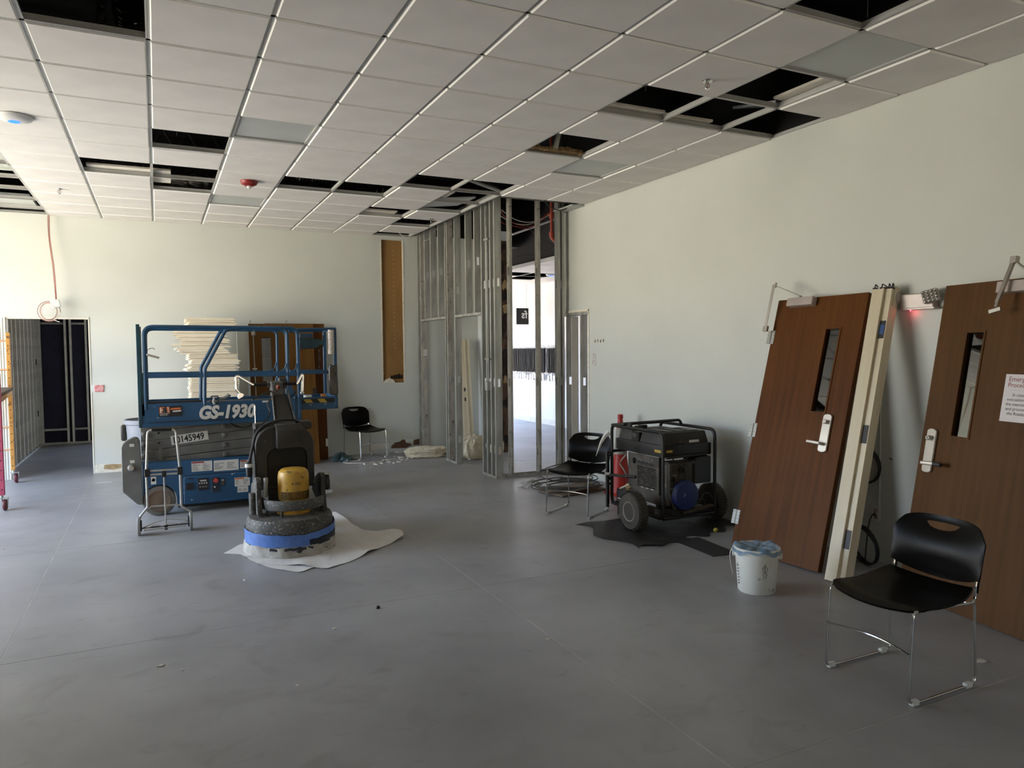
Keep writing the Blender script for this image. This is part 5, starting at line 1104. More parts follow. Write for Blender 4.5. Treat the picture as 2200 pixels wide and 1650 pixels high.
for x in (-0.187, 0.236):
    w = MB().lathe([(0, -0.012), (0.05, -0.013), (0.078, -0.013), (0.084, -0.008), (0.084, 0.008), (0.078, 0.013), (0, 0.012)], 28, tr(x, 0.0, 0.084) @ rot('Y', math.pi/2)).build('wheel', m_cgrey, CT)
    s = 1 if x < 0 else -1
    MB().lathe([(0, 0), (0.05, 0), (0.05, 0.012), (0, 0.014)], 20, tr(x+s*0.012, 0, 0.084) @ rot('Y', s*math.pi/2)).build('wheel_cap', m_blk, w)
MB().tube([(-0.18, 0, 0.06), (0.23, 0, 0.06)], 0.006, 8).build('axle', m_blk, CT)
MB().tube(fillet([(-0.155, 0.0, 0.055), (-0.12, -0.015, 0.06), (-0.06, -0.03, 0.085), (0.0, -0.03, 0.07), (0.06, -0.03, 0.088), (0.14, -0.02, 0.072), (0.21, 0, 0.09)], 0.03), 0.005, 6).build('folded_toe_wire', m_cartal, CT)
MB().tube(fillet([(-0.155, 0.02, 0.06), (-0.05, 0.02, 0.10), (0.05, 0.02, 0.118), (0.14, 0.02, 0.10), (0.21, 0.01, 0.095)], 0.04), 0.005, 6).build('folded_toe_wire', m_cartal, CT)
MB().tube([(-0.15, -0.025, 0.045), (0.2, -0.025, 0.05)], 0.006, 6).build('folded_toe_wire', m_cartal, CT)
MB().box(0.018, 0.044, -0.03, 0.0, 0.03, 0.075).build('rod_foot', m_blk, CT, bevel=0.004)
# ------------------------------------------------------------------ pile of ceiling tiles behind the lift
m_ptile = mat('stacked_tile', '#efe4cf', 0.9, c2='#e6dac2', scale=6, stretch=(1, 1, 8))
pm_ = MB(); pm_.box(-0.302, 0.302, -0.302, 0.302, 0.0, 0.014); pm_.box(-0.285, 0.285, -0.285, 0.285, 0.014, 0.0268)
pile_me = pm_.mesh('acoustic_panel', m_ptile, smooth=0)
random.seed(17)
z = 0.002; k = 0; pile = []
while z < 2.06:
    if z < 1.30: dx = random.uniform(-0.012, 0.012); dy = random.uniform(-0.01, 0.01); rz = random.uniform(-0.01, 0.01)
    elif z < 1.44: dx = random.uniform(-0.05, 0.015); dy = random.uniform(-0.02, 0.02); rz = random.uniform(-0.05, 0.05)
    elif z < 1.58: dx = random.uniform(-0.02, 0.02); dy = random.uniform(-0.02, 0.02); rz = random.uniform(-0.03, 0.03)
    elif z < 1.92: dx = random.uniform(-0.20, -0.06); dy = random.uniform(-0.03, 0.02); rz = random.uniform(-0.06, 0.06)
    elif z < 2.0: dx = random.uniform(-0.05, 0.02); dy = 0; rz = random.uniform(-0.1, 0.1)
    else: dx = random.uniform(-0.04, 0.02); dy = 0.0; rz = random.uniform(-0.08, 0.05)
    o = link('acoustic_panel', pile_me); o.location = (0.675+dx, 10.62+dy, z); o.rotation_euler = (0, 0, rz)
    pile.append(o); tag(o, 'white square ceiling tile in the tall pile behind the lift', 'ceiling tile', 'tall pile of removed ceiling tiles')
    z += 0.0275; k += 1
for o, w in zip(pile[::-1], ('topmost', 'second', 'third', 'fourth', 'fifth', 'sixth', 'seventh', 'eighth')): o['label'] = ('topmost white tile of the tall pile behind the lift' if w == 'topmost' else w+' white tile from the top of the tall pile behind the lift')
# ------------------------------------------------------------------ doors leaning on the back wall behind the lift
m_door3 = wood('ochre_brown_veneer', '#6b4a24', '#553818', '#7d5a30', 0.4)
DA = frame_from((1.17, 10.64, 0.004), (2.065, 10.60, 0.004), (1.185, 11.07, 2.03), 0.045); da = thing('wooden_door', 'ochre brown door with a slim exit rod leaning behind the lift', 'door'); da.matrix_world = DA
door_panel(da, 0.90, 2.06, 0.045, 0.17, 0.30, 1.22, 1.86, m_door3)
b = MB(); b.tube([(0.065, -0.02, 0.85), (0.06, -0.02, 1.93)], 0.008, 8); b.build('exit_rod', m_alu, da)
for z, w in ((0.86, 0.04), (1.93, 0.025)): MB().box(0.063-w, 0.063+w, -0.03, 0, z-0.045, z+0.045).build('rod_case', m_alu, da, bevel=0.003)
MB().box(0.03, 0.095, -0.032, 0, 1.38, 1.405).build('rod_guide', m_alu, da, bevel=0.003)
b = MB()
for x in (0.02, 0.10, 0.52, 0.88): b.tube([(x, 0.02, 2.055), (x+0.005, 0.015, 2.09)], 0.006, 6)
for x in (0.02, 0.52): MB().tube([(x, 0.02, 2.055), (x+0.005, 0.015, 2.10), (x+0.02, 0.01, 2.115)], 0.007, 6).build('top_latch', m_alu, da)
DB = frame_from((1.42, 10.98, 0.004), (2.27, 10.93, 0.004), (1.40, 11.15, 2.0), 0.045); db = thing('wooden_door', 'dark brown door behind the ochre one, hinge at its right edge', 'door'); db.matrix_world = DB
MB().box(0, 0.84, 0, 0.044, 0, 2.03).build('door_leaf', m_door, db, smooth=0)
for z in (0.25, 1.0, 1.78): 
    hg = MB().box(0.81, 0.845, -0.003, 0, z-0.057, z+0.057).build('hinge', m_steel, db, smooth=0)
b = MB(); b.box(0, 0.12, 0, 0.06, 0, 2.02); fr = thing('door_frame', 'grey-green painted frame strip leaning left of the ochre door', 'door frame'); fr.matrix_world = frame_from((1.035, 10.78, 0.004), (1.15, 10.78, 0.004), (1.03, 11.12, 1.98), 0); b.build('jamb', m_wall, fr, smooth=0)
# old hand-saw-like serrated strip hung beside it
sw = MB(); P = [(0, 0), (0.028, 0)]
tooth = [(0.0, 0.0)]+sum([[( -0.012, 0.02*k+0.01), (0.0, 0.02*(k+1))] for k in range(11)], [])+[(0.05, 0.22), (0.05, 0.0)]
st_ = tag(sw.prism_y(tooth, 0, 0.002).build('serrated_strip', m_dedge, smooth=0), 'dark serrated strip leaning at the edge of the ochre door behind the lift', 'metal strip'); st_.matrix_world = DA @ tr(0.86, -0.004, 0.88)
# ------------------------------------------------------------------ waste bin behind the lift
m_bin = mat('grey_bin_plastic', '#8b8e96', 0.5, c2='#7f828a', scale=4)
bn = thing('waste_bin', 'grey plastic waste bin half hidden behind the left end of the lift', 'bin', (-0.10, 9.35, 0))
MB().lathe([(0, 0.0), (0.19, 0.0), (0.20, 0.02), (0.245, 0.80), (0.262, 0.81), (0.265, 0.855), (0.25, 0.86), (0.238, 0.82), (0.185, 0.03), (0, 0.025)], 36).build('bin_body', m_bin, bn, smooth=35)
for s in (-1, 1): MB().prism_x([(-0.05, 0.62), (0.05, 0.62), (0.06, 0.80), (-0.06, 0.80)], s*0.262-0.03, s*0.262+0.03).build('bin_handle', m_gblack, bn, bevel=0.015)
# ------------------------------------------------------------------ portable generator
m_gen = mat('black_generator_paint', '#141312', 0.4, c2='#1e1c1a', scale=6, rvar=0.1); m_gdust = speckle(mat('dusty_generator_black', '#1d1b19', 0.6, c2='#2f2a25', scale=5), '#5c4d3f', 7, 0.56, 0.70)
m_gmetal = speckle(mat('sooty_metal', '#544e46', 0.6, 0.25, c2='#3d3832', scale=8), '#6f6557', 18, 0.62, 0.68)
m_tireg = mat('dusty_rubber', '#3f3a34', 0.85, c2='#4f4a42', scale=9, bump=0.4, bscale=60); m_rim = mat('pale_rim', '#8f8a7e', 0.55, 0.3, c2='#77726a')
m_dblue = mat('blue_starter_cover', '#1f2f66', 0.5, c2='#1a2856', scale=6)
GN = thing('portable_generator', 'black portable generator with pneumatic wheels and a blue starter cover', 'generator', (3.97, 5.14, 0))
def N(mb, name, m, **k): return mb.build(name, m, GN, **k)
LX, LY, LZ = 0.585, 0.80, 0.875
for x in (0.0, LX): N(MB().tube(fillet([(x, 0, 0.11), (x, 0, LZ), (x, LY, LZ), (x, LY, 0.11)], [0.06, 0.075, 0.06, 0.06], 7, closed=True), 0.0155, 12, closed=True), 'frame_loop', m_gen)
for y, z in ((0.0, 0.11), (LY, 0.11), (LY, LZ), (LY, 0.62)): N(MB().tube([(0, y, z), (LX, y, z)], 0.0145, 10), 'cross_tube', m_gen)
for x in (0.14, 0.44): N(MB().box(x-0.03, x+0.03, 0.0, LY, 0.095, 0.125), 'base_rail', m_gmetal, bevel=0.004)
# lifting bar over the top
N(MB().tube(fillet([(-0.005, 0.78, LZ), (0.02, 0.62, 0.90), (0.52, 0.42, 0.93), (0.545, 0.42, 0.88)], [0, 0.04, 0.03, 0], 6), 0.0135, 10), 'lifting_bar', m_gen)
N(MB().lathe([(0.016, -0.008), (0.032, -0.008), (0.032, 0.008), (0.016, 0.008), (0.016, -0.008)], 20, tr(0.0, 0.50, LZ+0.018) @ rot('Y', math.pi/2)), 'lifting_eye', m_gen)
# shroud band, tank
N(MB().box(0.02, LX-0.015, 0.03, 0.76, 0.645, 0.755), 'shroud_band', m_gen, bevel=0.012, seg=2)
def tank_sec(y0_, y1_, z1_, nm):
    b = MB(); s = 0.022
    b.add([(0.035, y0_, 0.75), (LX-0.03, y0_, 0.75), (LX-0.03, y1_, 0.75), (0.035, y1_, 0.75), (0.035+s, y0_+s, z1_), (LX-0.03-s, y0_+s, z1_), (LX-0.03-s, y1_-s, z1_), (0.035+s, y1_-s, z1_)], [(0,3,2,1),(4,5,6,7),(0,1,5,4),(1,2,6,5),(2,3,7,6),(3,0,4,7)])
    return N(b, nm, m_gdust, bevel=0.015, seg=2)
tnk = tank_sec(0.05, 0.40, 0.862, 'fuel_tank'); tank_sec(0.52, 0.74, 0.845, 'fuel_tank')
N(MB().box(0.03, 0.3, 0.40, 0.52, 0.75, 0.84), 'tank_bracket', m_gen, bevel=0.006)
MB().box(0.026, 0.031, 0.43, 0.49, 0.79, 0.825).build('bracket_plate', m_gmetal, tnk, smooth=0)
for k in range(3): MB().box(0.12+k*0.13, 0.21+k*0.13, 0.10, 0.36, 0.862, 0.869).build('tank_rib', m_gen, tnk, bevel=0.003)
MB().lathe([(0, 0.03), (0.035, 0.028), (0.04, 0), (0, 0)], 18, tr(0.18, 0.62, 0.845)).build('fuel_cap', m_gen, tnk)
MB().box(0.20, 0.28, 0.60, 0.66, 0.845, 0.88).build('fuel_gauge', m_gen, tnk, bevel=0.006)
for k, (x, w) in enumerate(((0.20, 0.03), (0.245, 0.015), (0.28, 0.015), (0.315, 0.11))): MB().box(x, x+w, 0.028, 0.034, 0.768, 0.79).build('warning_label', m_stick if k == 3 else m_gmetal, tnk, smooth=0)
for x0_, x1_, y in ((0.06, 0.125, 0.028),): 
    s = N(MB().box(x0_, x1_, y-0.001, y+0.002, 0.69, 0.712), 'rating_label', m_yel, smooth=0)
N(MB().box(0.018, 0.021, 0.055, 0.145, 0.688, 0.712), 'rating_label', m_yel, smooth=0)
# left side cover with slots and embossed name
plt = MB(); Y0, Y1, Z0, Z1 = 0.105, 0.575, 0.30, 0.635
rows = 11; cols = 4
plt.box(0.035, 0.05, Y0, Y1, 0.525, Z1); plt.box(0.035, 0.05, Y0, Y1, Z0, 0.345); plt.box(0.035, 0.05, Y0, 0.135, 0.345, 0.525); plt.box(0.035, 0.05, 0.43, Y1, 0.345, 0.525)
for c in range(1, cols): yy = 0.135+c*0.295/cols; plt.box(0.035, 0.05, yy-0.008, yy+0.008, 0.345, 0.525)
for r in range(rows+1): z = 0.345+r*0.18/rows; plt.box(0.035, 0.05, 0.135, 0.43, z-0.004, z+0.004)
cv = N(plt, 'side_cover', m_gmetal, smooth=0)
N(MB().box(0.052, 0.10, Y0, Y1, 0.33, Z1-0.02), 'alternator_core', m_gdeep, smooth=0)
text('Westinghouse', 0.052, m_gdeep, cv, (0, 0, 0), fat=0.0012, M=tr(0.0345, 0.435, 0.548) @ rot('Z', -math.pi/2) @ rot('X', math.pi/2) @ Matrix.Diagonal((0.86, 1, 1, 1)))
MB().lathe([(0.024, 0), (0.029, 0), (0.029, 0.002), (0.024, 0.002), (0.024, 0)], 24, tr(0.035, 0.475, 0.567) @ rot('Y', -math.pi/2)).build('round_emblem', m_gdeep, cv)
text('W', 0.034, m_gdeep, cv, (0, 0, 0), align='CENTER', fat=0.001, M=tr(0.0345, 0.475, 0.556) @ rot('Z', -math.pi/2) @ rot('X', math.pi/2))
for k in range(3): MB().box(0.033, 0.036, 0.18+k*0.075, 0.225+k*0.075, 0.333, 0.340).build('silver_label', m_stick, cv, smooth=0)
N(MB().box(0.05, 0.30, 0.10, 0.58, 0.20, 0.31), 'alternator', m_gmetal, bevel=0.03, seg=2)
# engine end
eng = N(MB().box(0.08, 0.40, 0.03, 0.16, 0.20, 0.60), 'engine_block', m_gmetal, bevel=0.02)
for r in range(10): MB().box(0.085, 0.31, 0.018, 0.032, 0.415+r*0.018, 0.424+r*0.018).build('cooling_fin', m_gmetal, eng, smooth=0)
for x in (0.14, 0.20, 0.26): MB().box(x, x+0.006, 0.014, 0.03, 0.41, 0.59).build('guard_bar', m_gmetal, eng, smooth=0)
for x, z in ((0.215, 0.53), (0.11, 0.45)): MB().lathe([(0.018, 0), (0.028, 0), (0.028, 0.02), (0.018, 0.02), (0.018, 0)], 18, tr(x, 0.02, z) @ rot('X', math.pi/2)).build('port_ring', m_gdeep, eng)
N(MB().prism_y([(0.355, 0.39), (0.355, 0.60), (0.40, 0.635), (0.555, 0.635), (0.555, 0.39)], 0.01, 0.18), 'air_filter_box', m_gen, bevel=0.01)
st = N(MB().lathe([(0, 0.062), (0.06, 0.06), (0.125, 0.045), (0.136, 0.03), (0.138, 0.0), (0, 0)], 36, tr(0.235, 0.0, 0.305) @ rot('X', math.pi/2)), 'starter_cover', m_dblue, smooth=35)
for k, s_ in enumerate(('ALWAYS', 'CHECK OIL', 'BEFORE USE')): text(s_, 0.024, mat('faded_blue_print', '#33487f', 0.6), st, (0, 0, 0), align='CENTER', M=tr(0.20+k*0.045, -0.066, 0.30) @ rot('Y', -math.pi/2) @ rot('X', math.pi/2))
MB().bar((0.185, -0.062, 0.305), (0.20, -0.063, 0.33), 0.004, 0.004).build('pull_cord_mark', m_stick, st)
N(MB().tube([(0.05, 0.02, 0.645), (0.50, 0.02, 0.655)], 0.012, 8), 'fuel_line', m_gdust)
N(MB().tube(smoothpath([(0.12, 0.02, 0.64), (0.14, 0.01, 0.615), (0.22, 0.01, 0.615), (0.30, 0.02, 0.64)], 6), 0.006, 6), 'hose', m_gdust)
N(MB().box(0.10, 0.50, 0.0, 0.12, 0.125, 0.18), 'engine_mount', m_gdust, bevel=0.01)
N(MB().prism_y([(0.07, 0.36), (0.12, 0.38), (0.17, 0.20), (0.13, 0.15)], 0.005, 0.02), 'side_bracket', m_gmetal, bevel=0.003)
N(MB().bar((0.20, -0.03, 0.155), (0.55, -0.01, 0.185), 0.05, 0.02), 'wood_lever', mat('worn_wood', '#4c3d2c', 0.8), bevel=0.004)
# battery, hoses and tow handle at the far left
N(MB().box(0.03, 0.18, 0.60, 0.77, 0.125, 0.255), 'battery', m_gdust, bevel=0.008)
N(MB().box(0.028, 0.031, 0.63, 0.74, 0.16, 0.17), 'battery_label', m_stick, smooth=0)
N(MB().tube(smoothpath([(0.04, 0.72, 0.26), (0.02, 0.66, 0.28), (0.0, 0.60, 0.30), (0.03, 0.55, 0.33)], 6), 0.008, 6), 'battery_cable', m_cream)
N(MB().tube(smoothpath([(0.04, 0.62, 0.60), (0.02, 0.66, 0.55), (0.03, 0.70, 0.50), (0.02, 0.63, 0.46), (0.04, 0.60, 0.40)], 6), 0.008, 6), 'wire_loom', m_rim)
N(MB().lathe([(0, -0.03), (0.03, -0.025), (0.045, 0), (0.03, 0.03), (0, 0.035)], 14, tr(0.05, 0.58, 0.30)), 'fuel_filter', m_tan, smooth=50)
N(MB().tube([(-0.055, 0.80, 0.62), (-0.055, 0.80, 0.075)], 0.016, 10), 'tow_handle', m_gen)
N(MB().tube([(-0.03, 0.82, 0.62), (-0.03, 0.82, 0.10)], 0.012, 10), 'tow_handle', m_gen)
N(MB().tube(smoothpath([(-0.085, 0.93, 0.398), (-0.07, 0.84, 0.40), (-0.04, 0.70, 0.40), (0.03, 0.45, 0.415)], 5), 0.0135, 10), 'tow_grip', m_gen)
N(MB().tube([(-0.068, 0.81, 0.402), (-0.052, 0.755, 0.401)], 0.0145, 10), 'grip_label', m_stick)
N(MB().box(-0.065, 0.0, 0.78, 0.82, 0.34, 0.37), 'handle_bracket', m_gen, bevel=0.003)
for z in (0.58, 0.30): N(MB().tube([(-0.06, 0.80, z), (0.0, 0.80, z)], 0.012, 8), 'handle_bracket', m_gen)
for x in (0.06, 0.52): N(MB().box(x-0.02, x+0.02, 0.72, 0.77, 0.0, 0.11), 'support_leg', m_gen, bevel=0.004)
# wheels
for s, x in ((-1, -0.195), (1, 0.70)):
    Mx = tr(x, 0.17, 0.172) @ rot('Y', math.pi/2)
    w = N(MB().lathe([(0.085, -0.048), (0.12, -0.055), (0.155, -0.048), (0.168, -0.025), (0.171, 0.0), (0.168, 0.025), (0.155, 0.048), (0.12, 0.055), (0.085, 0.048)], 44, Mx), 'tyre', m_tireg, smooth=45)
    MB().lathe([(0.0, -0.02), (0.022, -0.02), (0.026, -0.045), (0.038, -0.045), (0.045, -0.03), (0.068, -0.03), (0.078, -0.05), (0.090, -0.052), (0.090, 0.05), (0.0, 0.04)], 32, Mx).build('rim', m_rim, w, smooth=30)
    MB().lathe([(0, -0.047), (0.016, -0.047), (0.02, -0.03), (0, -0.03)], 14, Mx).build('axle_cap', m_gen, w)
    b = MB()
    for k in range(40):
        a = 2*math.pi*k/40
        for o_ in (-1, 1): b.box(-0.006, 0.006, 0.167, 0.173, -0.02+o_*0.022, 0.02+o_*0.022, Mx @ rot('Z', a+o_*0.04))
    tb_ = b.build('tread_block', m_tireg, w, smooth=0); tb_['kind'] = 'stuff'
N(MB().tube([(-0.2, 0.17, 0.172), (0.7, 0.17, 0.172)], 0.011, 10), 'axle', m_gmetal)
for x in (0.0, LX): N(MB().box(x-0.012, x+0.012, 0.13, 0.21, 0.10, 0.20), 'axle_bracket', m_gmetal, bevel=0.003)
# ------------------------------------------------------------------ black tarp and mat under it
m_tarp = mat('black_tarp', '#1a1817', 0.5, c2='#242120', scale=6, bump=0.5, bscale=14)
def tarp(u, v):
    x = 3.42+1.36*u; y = 5.72-0.88*v
    edge = 0.12*math.sin(u*17)*u*(1-u)+0.05*math.sin(u*31)
    if v > 0.5: y += (v-0.5)*2*(edge+0.35*max(0, u-0.25)**1.2-0.06)
    x += 0.07*math.sin(v*9)*(1-u)
    z = 0.002+0.012*abs(math.sin(u*13+v*3))*max(0, 1-u*1.6)+0.01*abs(math.sin(u*9))*max(0, v-0.8)*5*(1-u*0.6)
    return (x, y, z)
tag(MB().grid(tarp, 60, 30).build('tarp', m_tarp, solid=0.001, smooth=50), 'crumpled black tarp spread under the generator', 'tarp')
tag(MB().prism([(3.86, 4.86), (3.83, 4.34), (4.06, 4.30), (4.11, 4.84)], 0.0006, 0.0055).build('floor_mat', mat('black_mat', '#1b1b1b', 0.8, c2='#262626', scale=30), smooth=0), 'flat black floor mat between the tarp and the leaning walnut door', 'mat')
b = MB(); b.lathe([(0.0, -0.02)]+[(0.02*math.cos(t), 0.02*math.sin(t)) for t in [math.radians(-75+15*k) for k in range(11)]]+[(0.0, 0.02)], 20, tr(4.36, 4.905, 0.0225)); tag(b.build('small_ball', mat('yellow_rubber', '#b0a23c', 0.6), smooth=60), 'small yellow ball on the black tarp near the walnut door', 'ball')
# ------------------------------------------------------------------ traffic cone behind the generator
m_cone = mat('red_cone_plastic', '#b32a1c', 0.5, c2='#9c2317', scale=5)
cn_ = thing('traffic_cone', 'red traffic cone with a grey reflective collar behind the generator', 'traffic cone', (4.59, 6.70, 0))
MB().box(-0.135, 0.135, -0.135, 0.135, 0, 0.03).build('cone_base', m_cone, cn_, bevel=0.01)
MB().lathe([(0.12, 0.03), (0.115, 0.05), (0.026, 0.84), (0.03, 0.845), (0.03, 0.885), (0.022, 0.89), (0, 0.89)], 32).build('cone_body', m_cone, cn_, smooth=35)
MB().lathe([(0.0735, 0.455), (0.040, 0.74)], 32).build('reflective_collar', mat('grey_reflective', '#9a948a', 0.5, c2='#8a847a'), cn_, solid=-0.002)
# pale pointed plastic offcut caught on the generator corner
b = MB().tube([(3.815, 5.985, 0.575), (3.87, 5.98, 0.70), (3.915, 5.975, 0.765), (3.95, 5.955, 0.80)], [0.002, 0.014, 0.022, 0.03], 5)
tag(b.build('plastic_offcut', m_stick), 'pale pointed plastic offcut hanging at the generator corner', 'plastic offcut')
# ------------------------------------------------------------------ cable pile and boards behind the second chair
m_grc = mat('grey_cable', '#4a4743', 0.5, c2='#3d3a37')
def loops(name, label, c, n, r, seed, m, th=0.005, flat=0.02, ex=1.0):
    random.seed(seed); P = []
    for k in range(n*24+1):
        a = 2*math.pi*k/24+seed; q = r*(1+0.22*math.sin(k*0.083+seed)+0.1*math.sin(k*0.21)); P.append((c[0]+ex*q*math.cos(a)+0.05*math.sin(k*0.05), c[1]+q*math.sin(a)*0.8, c[2]+flat*(1+math.sin(k*0.13+seed))))
    return tag(MB().tube(P, th, 6).build(name, m), label, 'cable')
loops('cable_tangle', 'grey cable tangle on the floor behind the second chair, low loops', (4.15, 7.12, 0.066), 4, 0.31, 1.3, m_grc, th=0.007, flat=0.02, ex=1.1)
loops('cable_tangle', 'grey cable tangle on the floor behind the second chair, standing loops', (4.22, 7.20, 0.12), 3, 0.27, 4.1, m_grc, th=0.007, flat=0.10, ex=1.2)
for (x, y, z, sx, sy, rz, lb) in ((4.22, 7.10, 0.004, 0.34, 0.20, 0.2, 'lowest'), (4.16, 7.14, 0.022, 0.30, 0.17, -0.12, 'middle'), (4.28, 7.08, 0.040, 0.26, 0.15, 0.35, 'top')):
    o = tag(MB().box(-sx, sx, -sy, sy, 0, 0.016).build('board_offcut', mat('dusty_board', '#7d6f5e', 0.85, c2='#6a5d4e', scale=8), bevel=0.002), lb+' of the tan board offcuts under the cable tangle', 'board', 'board offcuts by the studs'); o.location = (x, y, z); o.rotation_euler = (0, 0, rz)
def crumple(name, label, c, r, m, seed, sq=0.6, cat='plastic bag'):
    random.seed(seed); ph = [random.uniform(0, 6) for _ in range(6)]
    def f(u, v):
        a = 2*math.pi*u; t = math.pi/2*v
        q = r*(1+0.18*math.sin(5*a+ph[0]+3*v)+0.12*math.sin(9*a+ph[1]-4*v)+0.06*math.sin(17*a+ph[2]))
        return (c[0]+q*math.cos(t)*math.cos(a), c[1]+q*math.cos(t)*math.sin(a), c[2]+q*sq*math.sin(t)*(1+0.15*math.sin(4*a+ph[3])))
    return tag(MB().grid(f, 48, 12).build(name, m, smooth=25), label, cat)
crumple('plastic_bag', 'clear crumpled plastic beside the cable tangle', (3.93, 7.60, 0.002), 0.12, mat('clear_plastic', '#b9b4ac', 0.15, alpha=0.5, bump=0.8, bscale=22), 3, 0.45)
crumple('plastic_bag', 'dark teal crumpled plastic bag on the floor beside the far chair', (2.41, 10.70, 0.002), 0.145, mat('teal_plastic', '#2f4346', 0.3, c2='#3a5256', scale=9, bump=0.8, bscale=20), 7, 0.62)
# ------------------------------------------------------------------ insulation, rubble and floor scraps
m_ins = mat('white_insulation', '#d9d0b8', 0.95, c2='#c6bb9f', scale=9, bump=0.9, bscale=30)
from mathutils import noise as mnoise
def batt(label, c, ex, ey, ez, seed, rz):
    off = Vector((seed*3.1, seed*1.7, seed))
    def f(u, v):
        a = 2*math.pi*u; t = -math.pi/2+math.pi*v; sg = lambda s: math.copysign(abs(s)**0.6, s)
        d = Vector((sg(math.cos(t))*sg(math.cos(a)), sg(math.cos(t))*sg(math.sin(a)), sg(math.sin(t))))
        n_ = 1+0.16*mnoise.noise(d*1.6+off)+0.12*mnoise.noise(d*4.2+off)+0.07*mnoise.noise(d*9.0+off)
        return (ex*n_*d.x, ey*n_*d.y, max(0.0, ez*(1+n_*d.z)-ez*0.08))
    o = tag(MB().grid(f, 72, 36).build('insulation_batt', m_ins, smooth=35), label, 'insulation', 'white insulation batts at the stud enclosure'); o.location = c; o.rotation_euler = (0, 0, rz)
batt('white insulation batt lying on the floor at the foot of the stud partition', (3.62, 10.42, 0), 0.30, 0.13, 0.085, 2, -0.15)
batt('white insulation batt standing upright inside the stud enclosure', (4.16, 9.90, 0), 0.16, 0.13, 0.19, 5, 0.1)
batt('smaller white insulation batt right of the upright one inside the enclosure', (4.42, 9.62, 0), 0.09, 0.09, 0.17, 9, 0.4)
random.seed(31)
m_chip = mat('plaster_chip', '#e6e0d4', 0.9, c2='#b5ada0', scale=20)
chips = []
for k in range(6):
    b = MB(); n = random.randint(4, 6); pl = [(random.uniform(0.7, 1.3)*math.cos(2*math.pi*i/n), random.uniform(0.5, 1.1)*math.sin(2*math.pi*i/n)) for i in range(n)]
    b.prism(pl, 0, random.uniform(0.3, 0.8)); chips.append(b.mesh('plaster_chip', m_chip, smooth=0))
def chip(x, y, s, label, grp):
    o = link('plaster_chip', random.choice(chips)); o.location = (x, y, 0.0006); o.scale = (s, s*random.uniform(0.5, 1), s*random.uniform(0.4, 0.9)); o.rotation_euler = (0, 0, random.uniform(0, 6)); tag(o, label, 'plaster chip', grp)
for k in range(70):
    u = random.gauss(0, 1); x = 2.95+random.uniform(-0.45, 0.45); y = 10.28+0.42*(x-2.9)+random.gauss(0, 0.12)
    chip(x, y, random.uniform(0.009, 0.034), 'white plaster chip strewn on the floor before the far chair', 'plaster chips before the far chair')
for k in range(34):
    x = random.uniform(3.05, 3.74); chip(x, 11.13+random.uniform(-0.14, 0.07), random.uniform(0.012, 0.03), 'plaster rubble piece along the foot of the back wall', 'rubble along the back wall')
for x, y, s, lb in ((-0.025, 4.119, 0.020, 'pale chip on the bare floor at lower left, larger of two'), (0.071, 4.009, 0.011, 'pale chip on the bare floor at lower left, smaller of two'), (0.565, 3.572, 0.011, 'white chip on the floor below the grinder'), (1.918, 3.507, 0.014, 'white chip on the long floor joint'), (0.509, 5.415, 0.014, 'pale scrap on the floor in front of the plastic sheet'), (3.75, 2.245, 0.03, 'pale scrap on the floor right of the foreground chair'), (3.621, 5.81, 0.014, 'white scrap by the leg of the second chair'), (3.90, 5.60, 0.016, 'white scrap beside the generator wheel'), (0.887, 4.206, 0.014, 'pale curled scrap on the floor left of centre'), (-1.19, 7.22, 0.012, 'white chip at the left edge of the floor')):
    chip(x, y, s, lb, 'single scraps on the floor')
o = tag(MB().lathe([(0, 0), (0.012, 0.0), (0.013, 0.008), (0.008, 0.016), (0, 0.017)], 12, tr(1.204, 4.428, 0.0005)).build('black_screw_cap', m_blk), 'small black cap on the open floor', 'cap')
tag(MB().box(-0.74, -0.55, 10.335, 10.352, 0.0005, 0.006).build('white_strip', m_stick, smooth=0), 'thin white strip on the floor before the dark doorway', 'strip')
tag(MB().tube(smoothpath([(3.12, 10.42, 0.007), (2.75, 10.30, 0.007), (2.50, 10.34, 0.007), (2.38, 10.45, 0.007), (2.44, 10.54, 0.007), (2.62, 10.545, 0.007)], 8), 0.006, 6).build('looped_flex', m_whc), 'white cord looped on the floor before the far chair', 'cord')
# ------------------------------------------------------------------ things on the back wall
m_pinkw = mat('pinkish_cable', '#a1685c', 0.5)
jw = thing('dangling_wires', 'pinkish cables hanging from the ceiling to a white junction box above the doorway', 'cable', (-1.16, 11.08, 2.26))
for k in range(3):
    P = smoothpath([(-0.06+0.012*k, 0.05, 1.14), (-0.055+0.010*k, 0.02, 0.85), (-0.02+0.012*k, -0.01-0.01*k, 0.45), (0.0+0.008*k, 0.0, 0.02)], 8); MB().tube(P, 0.0045, 6).build('cable_strand', m_pinkw if k else m_whc, jw)
jb_ = MB().box(-0.05, 0.05, -0.02, 0.03, -0.05, 0.05, rot('Y', -0.22)).build('junction_box', m_white, jw, bevel=0.005)
for k in range(4):
    P = [(-0.075+(0.085+0.012*k)*math.cos(t)*(0.9+0.05*k), 0.01*k-0.02, -0.10+(0.10+0.010*k)*math.sin(t)) for t in [0.9+2*math.pi*i/22 for i in range(23)]]
    MB().tube(P, 0.0042, 6).build('cable_loop', m_pinkw if k % 2 else m_whc, jw)
MB().tube(smoothpath([(0.02, -0.01, -0.04), (0.05, -0.01, -0.12), (0.03, -0.01, -0.18), (-0.02, -0.01, -0.21), (0.04, -0.02, -0.235)], 6), 0.004, 6).build('cable_tail', m_whc, jw)
pk = thing('switch_box', 'wall switch box with pink insulation showing at the edge of the doorway', 'switch box', (-0.72, YB-0.002, 1.14))
MB().box(-0.085, -0.045, -0.006, 0.0, -0.045, 0.05).build('white_flap', m_white, pk, smooth=0)
